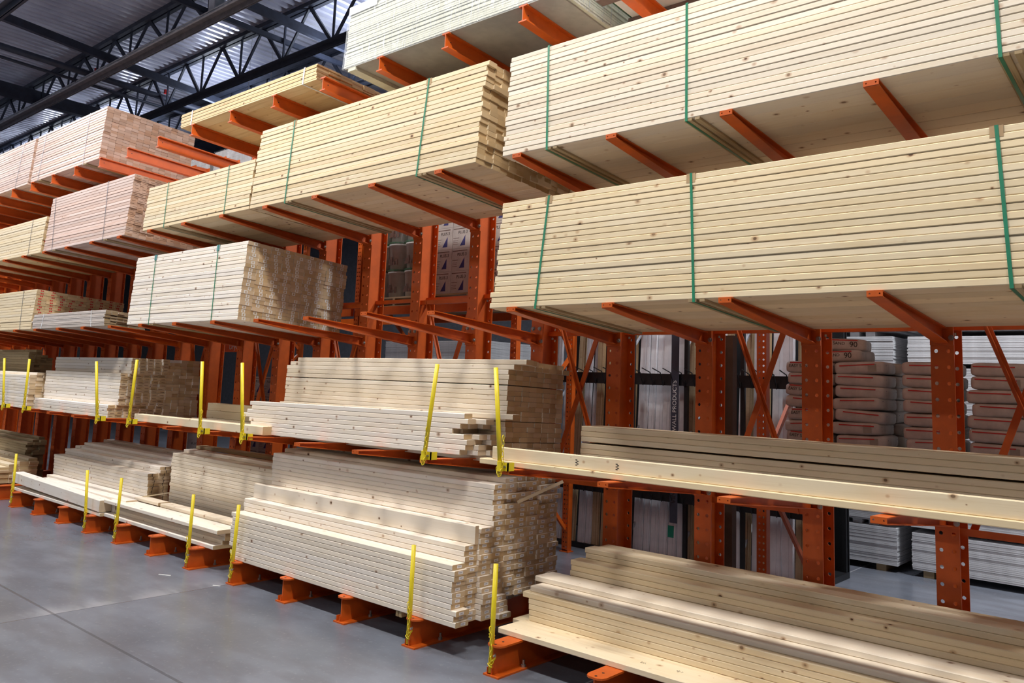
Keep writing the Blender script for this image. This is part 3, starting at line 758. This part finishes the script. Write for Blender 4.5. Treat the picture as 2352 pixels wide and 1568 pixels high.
# first level: stamped stud stack
def step_dx(r, c):
    if r < 3: return (-0.12, 0, 0, 0)[r]
    return 0.16 * (r > 11) + 0.05 * (r > 15)


stack('short_stud', 'stud', 'studs with brown stamped ends on the first arms', 'the stamped stud stack', 'pale stud', -8.55, -6.27, 0.20, 1.25, [4, 14, 19, 19, 19, 19, 19], 0.0835, 0.0372, 'white', 0.022, mark='brown', dx=lambda r, c: 0.02 * c + (-0.05 if r < 4 else 0.05 if r > 13 else 0.0))
m = MB(); rg = random.Random(4); src = end_mark_me('brown'); mm = MB()
for c in range(7, 12):
    for r in range(19 - (1 if c < 9 else 0)):
        p = Vector((rg.uniform(-0.02, 0.02), c * 0.0844, r * 0.0372)); m.lumber(p, 2.28, 0.0835, 0.0366)
o = tag(m.obj('stud_mass', M['white'], None, (-8.43, 0.20, 1.25)), 'studs filling the shaded back half of the stamped stud stack', 'studs', None, 'stuff')
# first level: long timbers
GT = 'squared timbers on the first arms'
loose('timber', 'timber beam', 2.55, 0.10, 0.078, 'cream', (-5.62, 0.20, 1.257), 'front long squared timber behind two yellow stakes', GT, -0.0, -0.004)
loose('timber', 'timber beam', 1.65, 0.10, 0.078, 'cream', (-4.78, 0.42, 1.256), 'middle short squared timber behind the front long one', GT)
loose('timber', 'timber beam', 1.65, 0.10, 0.078, 'cream', (-4.82, 0.62, 1.254), 'lower back squared timber beside the tall middle studs', GT)
loose('timber', 'timber beam', 1.65, 0.10, 0.078, 'cream', (-4.85, 0.63, 1.3335), 'upper back squared timber beside the tall middle studs', GT)
loose('timber', 'timber beam', 1.65, 0.10, 0.078, 'cream', (-4.85, 0.635, 1.413), 'topmost back squared timber beside the tall middle studs', GT)
# first level: far left
stack('short_stud', 'stud', 'short white studs at the left edge on the first arms', 'the left edge stud stack', 'white stud', -10.9, -8.62, 0.12, 1.252, [12, 13, 13], 0.0835, 0.0372, 'white', 0.02)
stack('short_stud', 'stud', 'dark end studs behind the left edge stack', 'the dark stack behind the left edge studs', 'dull stud', -11.6, -9.55, 0.395, 1.245, [21, 22, 20, 19], 0.0835, 0.0372, 'dun', 0.04)
# first level right
loose('plank', 'plank', 4.75, 0.09, 0.036, 'cream', (-0.375, 0.187, 1.262), 'bright flat plank on the first arms at the right', None)
loose('plank', 'plank', 4.6, 0.084, 0.036, 'cream', (-0.28, 0.245, 1.2985), 'bright plank standing on edge on the flat one at the right', None, 0, 0, math.pi / 2)
stack('plank', 'plank', 'tan boards at the back of the first arms at the right', 'the back stack on the right first arms', 'tan board', -0.02, 4.6, 0.87, 1.224, [8, 8], 0.13, 0.0368, 'cream', 0.008, gaps={5: 0.012})

# stamps on planks (illegible smudges)
def smudge(parent, x, y, z, n=5, s=0.006, face='top'):
    m = MB(); rg = random.Random(int(x * 100) + n)
    for i in range(n):
        for j in range(3):
            if rg.random() < 0.7:
                a = i * s * 1.3; b = j * s * 1.1
                if face == 'top': m.box((a, b, 0), (a + s * rg.uniform(0.5, 1.1), b + s * rg.uniform(0.2, 0.8), 0.0006))
                else: m.box((b, -0.0006, a), (b + s * 0.6, 0, a + s * rg.uniform(0.4, 1.0)))
    m.obj('grade_stamp', M['ink'], parent, (x, y, z))


for o in [q for q in bpy.data.objects if q.name.startswith('plank') and q.get('label', '').startswith(('front flat plank', 'second flat plank'))]:
    smudge(o, 1.02, 0.10, 0.0362); smudge(o, 1.24, 0.12, 0.0362, 4, 0.008)
for o in [q for q in bpy.data.objects if q.get('label', '').startswith('bright plank standing')]:
    for xx in (0.70, 1.0):
        m = MB()
        for i in range(5):
            m.box((xx + 0.01 * (i % 2), 0.02 + i * 0.008, 0.0363), (xx + 0.014 + 0.01 * (i % 2), 0.025 + i * 0.008, 0.0368))
        m.obj('grade_stamp', M['ink'], o)

# splinters and scraps
m = MB(); m.bar((0, 0, 0), (0.30, 0.14, 0.17), 0.006, 0.022); tag(m.obj('wood_splinter', M['cream'], None, (-0.385, 0.62, 0.965)), 'long pale splinter sticking out of the barcoded stack end', 'splinter')
m = MB(); m.bar((0, 0, 0), (0.46, 0.2, 0.10), 0.004, 0.012); tag(m.obj('wood_splinter', M['cream'], None, (-5.72, 0.42, 0.405)), 'thin pale strip leaning on the crayon marked stack', 'splinter')
m = MB(); m.box((0, 0, 0), (0.12, 0.012, 0.004)); tag(m.obj('wood_scrap', M['paper'], None, (-3.78, -0.30, 0.0), (0, 0, 0.5)), 'longer white sliver on the floor before the plank pile', 'scrap')
m = MB(); m.box((0, 0, 0), (0.07, 0.01, 0.004)); tag(m.obj('wood_scrap', M['paper'], None, (-3.13, -0.14, 0.0), (0, 0, 0.5)), 'short white sliver on the floor near a yellow stake base', 'scrap')
for i in range(2):
    m = MB(); m.lumber((0, 0, 0), 0.9, 0.026, 0.036, 0.001)
    tag(m.obj('wood_offcut', M['dun'], None, (-0.98 + i * 0.034, 0.06, 0.1885 if False else 0.15), (0, 0, math.pi / 2)), '%s of two dull stick ends under the barcoded stack' % ('left', 'right')[i], 'offcut')

# ------------------------------------------------------------------ behind the rack
exec_back = True
# pallet rack frames
def upright(x, label, y=2.5, h=4.4, dep=1.0):
    t = empty('pallet_rack_frame', (x, y, 0), label, 'pallet rack frame', 'orange pallet rack frames behind the cantilever rack')
    for yy in (0.0, dep):
        m = MB(); zz = [0.03 + 0.051 * i for i in range(int(h / 0.051))]
        flange(m, -0.041, 0.041, yy, yy + 0.003, zz, (-0.017, 0.017), 0.009)
        m.box((-0.041, yy + 0.003, 0), (-0.038, yy + 0.07, h)); m.box((0.038, yy + 0.003, 0), (0.041, yy + 0.07, h)); m.box((-0.06, yy - 0.02, 0), (0.06, yy + 0.09, 0.008))
        m.obj('post', M['orange'], t)
    for i in range(4):
        m = MB(); a, b = (0.07, dep) if i % 2 else (dep, 0.07); m.bar((0, a, 0.25 + i), (0, b, 1.15 + i), 0.03, 0.04); m.obj('diagonal_bar', M['orange'], t)


UX = (0.625, -2.10, -4.75, -7.4, -10.05)
for i, x in enumerate(UX): upright(x, 'orange pallet rack frame behind the cantilever rack, %s from the right' % NTH[i])
upright(3.35, 'orange pallet rack frame behind the cantilever rack, outside the right edge')


def beams(xa, xb, z, label):
    for yy, w in ((2.452, 'front'), (3.57, 'back')):
        m = MB(); m.box((xa, yy, z), (xb, yy + 0.045, z + 0.10)); tag(m.obj('shelf_beam', M['orange'], None), '%s orange beam %s' % (w, label), 'shelf beam', 'orange beams of the pallet rack behind')


for i in range(4): beams(UX[i + 1] + 0.045, UX[i] - 0.045, 2.60, 'of the upper pallet shelf, %s bay from the right' % NTH[i])
beams(UX[0] + 0.045, 3.30, 1.12, 'of the shelf under the compound bags')


def pallet(x0, x1, z, label, y0=2.5, dep=1.05):
    t = empty('pallet', (x0, y0, z), label, 'pallet', 'wooden pallets behind the rack')
    L = x1 - x0
    for i in range(6):
        a = i * (dep - 0.1) / 5; m = MB(); m.box((0, a, 0.1), (L, a + 0.1, 0.118)); m.obj('deck_board', M['dun'], t)
    for i in range(3):
        a = i * (L - 0.04) / 2; m = MB(); m.box((a, 0, 0.015), (a + 0.04, dep, 0.1)); m.obj('stringer', M['dun'], t)
    for a in (0.0, dep - 0.1): m = MB(); m.box((0, a, 0), (L, a + 0.1, 0.015)); m.obj('bottom_board', M['dun'], t)


# compound bags
def superbox(nm, sx, sy, sz, e=0.28, mat='bag'):
    m = MB(); nu, nv = 28, 14
    sp = lambda v: math.copysign(abs(v) ** e, v)
    vs = []
    for j in range(nv + 1):
        ph = -math.pi / 2 + math.pi * j / nv
        for i in range(nu):
            th = 2 * math.pi * i / nu; cz = abs(math.cos(ph)) ** 0.28
            vs.append((sx / 2 * sp(math.cos(th)) * cz, sy / 2 * sp(math.sin(th)) * cz, sz / 2 * math.copysign(abs(math.sin(ph)) ** 0.4, math.sin(ph))))
    m.add(vs, [(j * nu + i, j * nu + (i + 1) % nu, (j + 1) * nu + (i + 1) % nu, (j + 1) * nu + i) for j in range(nv) for i in range(nu)])
    return m.mesh(nm, M[mat], smooth=True)


ME_BAG = superbox('sack', 0.375, 0.40, 0.101, 0.22)
T_EASY = text_mesh('EASY SAND', 0.034, M['ink']); T_90 = text_mesh('90', 0.06, M['ink']); T_45 = text_mesh('45', 0.05, M['ink']); T_E2 = text_mesh('EASY SAND 90', 0.045, M['inkblue'])
m = MB(); m.box((-0.14, -0.001, -0.004), (0.12, 0, 0.004)); ME_STRIPE = m.mesh('red_stripe', M['red'])
m = MB(); m.box((-0.03, -0.001, -0.03), (0.03, 0, 0.03)); ME_PATCH = m.mesh('grey_patch', plain('grey_patch', (150, 146, 138), 0.7))


def sack(x, y, z, rot, label, front, rg):
    t = empty('compound_bag', (x, y, z), label, 'bag', 'bags of joint compound on pallets behind the rack', (rg.uniform(-0.03, 0.03), rg.uniform(-0.055, 0.055), rot))
    b = link('sack', ME_BAG, t)
    if front == 'stripe':
        link('red_stripe', ME_STRIPE, t, (rg.uniform(-0.03, 0.03), -0.2002, 0.022), (0, rg.uniform(-0.05, 0.05), 0))
        if rg.random() < 0.35: link('grey_patch', ME_PATCH, t, (0.10, -0.2, -0.002))
    elif front == 'text':
        link('print', T_EASY, t, (-0.06, -0.2004, 0.008), (math.pi / 2, 0, 0)); link('print', T_90, t, (0.09, -0.2004, 0.002), (math.pi / 2, 0, 0))
        link('red_stripe', ME_STRIPE, t, (0, -0.2002, 0.035))
    elif front == '45':
        link('print', T_EASY, t, (-0.06, -0.2004, 0.0), (math.pi / 2, 0, 0)); link('print', T_45, t, (0.09, -0.2004, 0.0), (math.pi / 2, 0, 0)); link('red_stripe', ME_STRIPE, t, (0, -0.2002, 0.032))
    link('side_print', T_E2, t, (0.1853, 0.0, 0.0), (math.pi / 2, 0, math.pi / 2))


rg = random.Random(11)
ZB = 1.40
pallet(0.80, 1.62, 1.2205, 'pallet under the left stack of compound bags'); pallet(1.66, 2.12, 1.2205, 'pallet under the middle stack of compound bags'); pallet(2.14, 2.98, 1.2205, 'pallet under the right stack of compound bags')
ZB = 1.339
for r in range(8):
    z = ZB + 0.047 + r * 0.0935
    sack(0.995 + rg.uniform(-0.015, 0.015), 2.72, z, rg.uniform(-0.06, 0.06), 'compound bag in the left bag stack, %s layer up, left front' % NTH[r], 'text' if r % 2 else 'stripe', rg)
    sack(1.372 + rg.uniform(-0.02, 0.02), 2.72, z, rg.uniform(-0.06, 0.06), 'compound bag in the left bag stack, %s layer up, right front' % NTH[r], 'stripe', rg)
    sack(1.40 + rg.uniform(-0.03, 0.03), 3.14, z, rg.uniform(-0.06, 0.06), 'compound bag in the left bag stack, %s layer up, behind the right front one' % NTH[r], 'none', rg)
    sack(1.885 + rg.uniform(-0.015, 0.015), 2.72, z, rg.uniform(-0.05, 0.05), 'compound bag in the middle bag stack, %s layer up' % NTH[r], '45' if r == 0 else 'stripe', rg)
    if r < 8:
        sack(2.33 + rg.uniform(-0.02, 0.02), 2.72, z, rg.uniform(-0.05, 0.05), 'compound bag in the right bag stack, %s layer up, left front' % NTH[r], '45' if r == 0 else 'stripe', rg)
        sack(2.715 + rg.uniform(-0.02, 0.02), 2.74, z, rg.uniform(-0.05, 0.05), 'compound bag in the right bag stack, %s layer up, right front' % NTH[r], 'stripe', rg)
for r in range(2): sack(1.20, 2.80, ZB + 0.047 + (8 + r) * 0.0935, 0.2 * r, 'compound bag lying %s on top of the left bag stack' % ('lower' if r == 0 else 'uppermost'), 'text', rg)

# drywall stacks on the far floor
def drywall(x0, x1, y0, lifts, where):
    for i, (za, zb) in enumerate(lifts):
        t = empty('drywall_stack', (x0, y0, za), 'lift of grey-white drywall sheets, %s from the floor, %s' % (NTH[i] if i else 'first', where), 'drywall stack', 'drywall lifts behind the rack')
        n = max(2, int((zb - za) / 0.0165)); pt = (zb - za) / n
        for j in range(n):
            m = MB(); m.box((0, 0, 0), (x1 - x0, 1.2, pt - 0.0022)); m.obj('drywall_sheet', M['drywall'], t, (random.uniform(-0.005, 0.005), random.uniform(-0.003, 0.003), j * pt))
        if i + 1 < len(lifts):
            gap = lifts[i + 1][0] - zb
            for kx in (0.35, 1.5, (x1 - x0) - 0.3):
                if kx < x1 - x0:
                    m = MB(); m.box((kx, 0.05, zb - za), (kx + 0.1, 1.15, zb - za + gap - 0.002)); m.obj('spacer_block', M['drywall'], t)
        if i == 0:
            for kx in (0.1, (x1 - x0) - 0.22):
                m = MB(); m.box((kx, 0.02, -za), (kx + 0.1, 1.15, -0.002)); m.obj('floor_block', M['dun'], t)


LF = [(0.07, 0.46), (0.515, 0.95), (1.0, 1.55), (1.61, 2.16), (2.205, 2.50), (2.555, 3.1)]
drywall(0.0, 0.82, 5.45, LF, 'in the left stack')
drywall(0.965, 4.4, 5.45, [(0.07, 0.445), (0.50, 0.95), (1.0, 1.55), (1.61, 2.16), (2.205, 2.495), (2.55, 3.1)], 'in the right stack')
drywall(-7.6, -5.2, 5.45, [(0.07, 0.5), (0.55, 1.2), (1.26, 1.9), (1.96, 2.5)], 'in the far left stack')

# moulding rack, across the aisle behind
YM = 3.72
t = empty('moulding_rack', (-1.2, YM, 0), 'black steel moulding rack with two horizontal rails and prongs', 'moulding rack')
for z in (1.928, 0.72):
    m = MB(); m.box((-1.75, 0, z - 0.058), (1.75, 0.03, z + 0.058)); m.box((-1.75, 0, z + 0.058), (1.75, 0.12, z + 0.065)); m.obj('rail', M['black'], t)
    for i in range(28):
        x = -1.68 + i * 0.125; m = MB(); m.tube([(x, 0.0, z), (x, -0.015, z - 0.06), (x, -0.08, z + 0.075), (x, -0.24, z + 0.115)], 0.006, 5); m.obj('prong', M['black'], t)
for x in (-1.55, -0.24, 0.42, 1.05, 1.7):
    m = MB(); m.box((x, 0.03, 0), (x + 0.04, 0.07, 3.4)); m.obj('post', M['black'], t)
    m = MB(); m.box((x, 1.0, 0), (x + 0.04, 1.04, 3.4)); m.obj('back_post', M['black'], t)
    for z0 in (0.3, 1.3, 2.3):
        m = MB(); m.bar((x + 0.02, 0.07, z0), (x + 0.02, 1.0, z0 + 0.9), 0.02, 0.02); m.obj('diagonal_bar', M['galv'], t)
m = MB(); m.box((-1.75, 1.05, 0), (1.75, 1.07, 3.4)); m.obj('back_panel', M['black'], t)
m = MB(); m.box((-1.75, 0.10, 0), (1.75, 1.05, 0.06)); m.obj('base_tray', M['black'], t)
rg = random.Random(5); x = -2.93; i = 0
while x < 0.5:
    zone = 'white' if -1.44 < x < -0.93 else rg.choice(('wood', 'white', 'wood')); i += 1
    w = rg.choice((0.08, 0.10, 0.12)) if zone == 'white' else rg.choice((0.06, 0.08, 0.10))
    h = rg.uniform(2.7, 3.1); lean = rg.uniform(0.02, 0.06)
    m = MB(); m.box((0, 0, 0), (w, 0.016, h)); m.box((w * 0.2, -0.005, 0), (w * 0.55, 0, h)); m.box((w * 0.7, -0.009, 0), (w * 0.9, 0, h))
    o = m.obj('moulding', M['trimwhite' if zone == 'white' else 'trimwood'], None, (x, YM + 0.13, 0.061), (-lean, rg.uniform(-0.004, 0.004), 0))
    tag(o, '%s moulding behind the black rails, %s' % ('white' if zone == 'white' else 'raw wood', NTH[i - 1] + ' from the left' if i < 29 else '%s from the right end' % ('second', 'third', 'fourth', 'fifth', 'sixth', 'seventh', 'eighth', 'ninth', 'tenth')[min(8, i - 29)]), 'moulding', 'moulding lengths standing in the black rack')
    if -1.10 < x < -0.95:
        m = MB(); m.box((-0.001, -0.011, 1.52), (w * 0.7, -0.0095, 1.66)); m.box((-0.001, -0.011, 0.22), (w * 0.7, -0.0095, 0.34)); m.obj('teal_band', M['teal'], o)
    x += w + (0.008 if zone == 'white' else rg.uniform(0.008, 0.04))
o = empty('rack_sign', (-0.855, YM - 0.03, 1.66), 'dark vertical sign strip lettered WALL PRODUCTS on the moulding rack', 'sign')
m = MB(); m.box((-0.045, 0, -1.2), (0.045, 0.006, 1.3)); m.obj('panel', plain('slate_sign', (62, 64, 78), 0.6), o)
link('lettering', text_mesh('WALL PRODUCTS', 0.065, M['paper']), o, (0.0, -0.001, 0.0), (math.pi / 2, -math.pi / 2, 0))
link('lettering', text_mesh('VINYL', 0.075, M['ink']), o, (0.0, -0.001, -0.9), (math.pi / 2, -math.pi / 2, 0))
m = MB(); m.box((0.245, 2.46, 0), (0.265, 2.5, 2.2)); tag(m.obj('edge_strip', M['bluegrey'], None), 'pale blue-grey vertical edge strip beside a rack column', 'edge strip')
m = MB(); m.box((0.28, 2.52, 0), (0.36, 2.60, 2.3)); tag(m.obj('panel_post', plain('brown_panel', (86, 66, 52), 0.7), None), 'brown vertical board with printing right of the white mouldings', 'board')

# upper pallets: buckets and cartons
pallet(-4.62, -3.46, 2.7005, 'pallet under the wrapped buckets', 2.5); pallet(-3.4, -2.2, 2.7005, 'pallet under the printed cartons', 2.5)
ZB = 2.82


def bucket_meshes():
    a = MB(); n = 20
    def ring(z, r): return [(r * math.cos(2 * math.pi * i / n), r * math.sin(2 * math.pi * i / n), z) for i in range(n)]
    pr = [(0, 0.125), (0.30, 0.145), (0.30, 0.152), (0.325, 0.152)]
    vs = [p for z, r in pr for p in ring(z, r)]
    a.add(vs, [(j * n + i, j * n + (i + 1) % n, (j + 1) * n + (i + 1) % n, (j + 1) * n + i) for j in range(3) for i in range(n)] + [tuple(range(n))[::-1], tuple(range(3 * n, 4 * n))])
    b = MB(); pr = [(0.325, 0.158), (0.345, 0.158), (0.345, 0.135)]
    vs = [p for z, r in pr for p in ring(z, r)] + ring(0.325, 0.13)
    b.add(vs, [(j * n + i, j * n + (i + 1) % n, (j + 1) * n + (i + 1) % n, (j + 1) * n + i) for j in range(2) for i in range(n)] + [tuple(range(2 * n, 3 * n))])
    c = MB()
    for q in range(5):
        an = -2.2 + q * 0.28; r = 0.143
        c.box((r * math.cos(an) - 0.016, r * math.sin(an) - 0.004, 0.06), (r * math.cos(an) + 0.016, r * math.sin(an) + 0.002, 0.1 + 0.03 * (q % 3)))
    return a.mesh('tub', M['bucket'], smooth=True), b.mesh('lid', M['lid']), c.mesh('print', M['brownink'])


BK = bucket_meshes()
for r in range(3):
    for c in range(4):
        for d in range(2):
            b = empty('bucket', (-4.52 + c * 0.305 + 0.06, 2.68 + d * 0.32, ZB + r * 0.346), 'wrapped white bucket, %s tier, %s from the left, %s row' % (('bottom', 'middle', 'top')[r], NTH[c], ('front', 'back')[d]), 'bucket', 'buckets stacked on the upper pallet')
            for me, nm in zip(BK, ('tub', 'lid', 'print')): link(nm, me, b)
m = MB(); m.box((-4.62, 2.515, ZB), (-3.40, 3.17, ZB + 1.06)); tag(m.obj('bucket_wrap', M['film2'], None), 'clear film wrapped around the stacked buckets', 'plastic film')
T_PLUS = text_mesh('PLUS 3', 0.05, M['ink'])
m = MB(); m.box((-0.14, -0.14, 0), (0.14, 0.14, 0.255)); ME_CARTON = m.mesh('box', M['carton'])
m = MB(); m.add([(-0.02, -0.1408, 0.03), (0.06, -0.1408, 0.03), (0.06, -0.1408, 0.15), (-0.02, -0.1412, 0.03), (0.06, -0.1412, 0.03), (0.06, -0.1412, 0.15)], [(0, 1, 2), (3, 5, 4), (0, 3, 4, 1), (1, 4, 5, 2), (2, 5, 3, 0)]); ME_TRI = m.mesh('triangle_print', M['inkblue'])
m = MB(); m.box((-0.13, -0.1412, 0.225), (0.10, -0.1404, 0.233)); m.box((-0.13, -0.1412, 0.05), (-0.05, -0.1404, 0.054)); m.box((-0.13, -0.1412, 0.07), (-0.06, -0.1404, 0.074)); m.box((-0.13, -0.1412, 0.09), (-0.05, -0.1404, 0.094)); m.box((-0.13, -0.1412, 0.12), (-0.04, -0.1404, 0.125)); ME_LINES = m.mesh('line_print', M['brownink'])


def carton(x, y, z, label, group):
    b = empty('carton', (x, y, z), label, 'carton', group)
    link('box', ME_CARTON, b); link('triangle_print', ME_TRI, b); link('line_print', ME_LINES, b)
    link('lettering', T_PLUS, b, (0.02, -0.1408, 0.185), (math.pi / 2, 0, 0)); link('lettering', T_PLUS, b, (0.1408, 0.0, 0.19), (math.pi / 2, 0, math.pi / 2))


for r in range(4):
    for c in range(4):
        carton(-3.24 + c * 0.285, 2.66, ZB + r * 0.257, 'white carton with blue triangle on the upper pallet, %s tier, %s from the left' % (('bottom', 'second', 'third', 'top')[r], NTH[c]), 'printed cartons on the upper pallet')
GC = 'cartons stacked on the floor behind the left columns'
for si, sx in enumerate((-2.55, -4.1, -5.6, -7.0, -9.3)):
    for r in range(7):
        for c in range(2):
            if si == 0 and r > 8: continue
            carton(sx + c * 0.285, 2.72, r * 0.257, 'carton in the %s floor pile from the right behind the rack, %s tier, %s' % (NTH[si], NTH[r], ('left', 'right')[c]), GC)
for bx, n0 in ((0.78, 'first'),):  # unseen shelf with loads, added to block light from the rear lamps
    beams(0.67, 3.30, 2.60, 'of the added light-blocking shelf behind the green strapped bundles, %s bay' % n0)
    for q in range(2):
        xa = bx + q * 1.26
        pallet(xa, xa + 1.15, 2.7005, 'added pallet under the light-blocking load, %s bay from the right, %s' % (n0, ('left', 'right')[q]))
        m = MB(); m.box((0, 0, 0), (1.13, 0.98, 1.45)); o = m.obj('wrapped_shading_load', M['carton'], None, (xa + 0.01, 2.53, 2.8195)); tag(o, 'tall pale load added unseen to block rear light, %s bay from the right, %s' % (n0, ('left', 'right')[q]), 'wrapped load')
        m = MB(); m.box((-0.004, -0.004, 0.02), (1.134, 0.984, 1.454)); m.obj('stretch_wrap', M['film'], o)
for i in range(4):  # leftmost bay's loads are visible; the other bays' are added to block light
    if i == 0: continue
    beams(UX[i + 1] + 0.045, UX[i] - 0.045, 4.24, 'of the topmost pallet shelf, %s bay from the right' % NTH[i])
    for q in range(2):
        xa = UX[i + 1] + 0.09 + q * 1.25
        pallet(xa, xa + 1.15, 4.3405, 'pallet on the topmost shelf, %s bay from the right, %s' % (NTH[i], ('left', 'right')[q]))
        m = MB()
        for r in range(6): m.box((0.006 * (r % 2), 0.004 * (r % 3), r * 0.155), (1.13 - 0.006 * (r % 2), 0.98, r * 0.155 + 0.15))
        o = m.obj('wrapped_shading_load', M['bag'], None, (xa + 0.01, 2.53, 4.4595)); tag(o, 'grey film wrapped load on the topmost shelf, %s bay from the right, %s' % (NTH[i], ('left', 'right')[q]), 'wrapped load', 'wrapped loads on the topmost shelf')
        m = MB(); m.box((-0.006, -0.006, 0.01), (1.136, 0.986, 0.94)); m.obj('stretch_wrap', M['film2'], o)
# aisle sign
o = empty('aisle_sign', (-9.37, 3.5, 2.2), 'orange hanging aisle sign reading Drywall in white', 'sign')
m = MB(); m.box((-0.2, 0, 0), (0.62, 0.02, 0.16)); m.obj('panel', M['sign'], o)
link('lettering', text_mesh('Drywall', 0.13, M['paper']), o, (0.14, -0.001, 0.085), (math.pi / 2, 0, 0))
m = MB(); m.tube([(-0.15, 0.01, 0.16), (-0.15, 0.01, 5.8)], 0.004, 5); m.tube([(0.57, 0.01, 0.16), (0.57, 0.01, 5.8)], 0.004, 5); m.obj('wire', M['galv'], o)

# wrapped pallet on the top level at the right
t = empty('wrapped_pallet', (0.42, 0.25, 4.4215), 'film wrapped pallet of white bags with green ends at the top edge', 'wrapped pallet', None, (-TILT, 0, 0))
for r in range(3):
    for c in range(2):
        m = MB(); m.box((0, 0, 0), (0.5, 0.8, 0.10)); m.obj('pad', M['paper'], t, (0.03 + c * 0.52, 0.05, 0.06 + r * 0.104))
        m = MB(); m.box((-0.012, 0.03, 0.0), (-0.001, 0.77, 0.1)); m.obj('green_edge', M['lid'], t, (0.03 + c * 0.52, 0.05, 0.06 + r * 0.104))
for y in (0.05, 0.45, 0.8):
    m = MB(); m.box((0, y, 0), (1.1, y + 0.08, 0.058)); m.obj('runner', M['brownrail'], t)
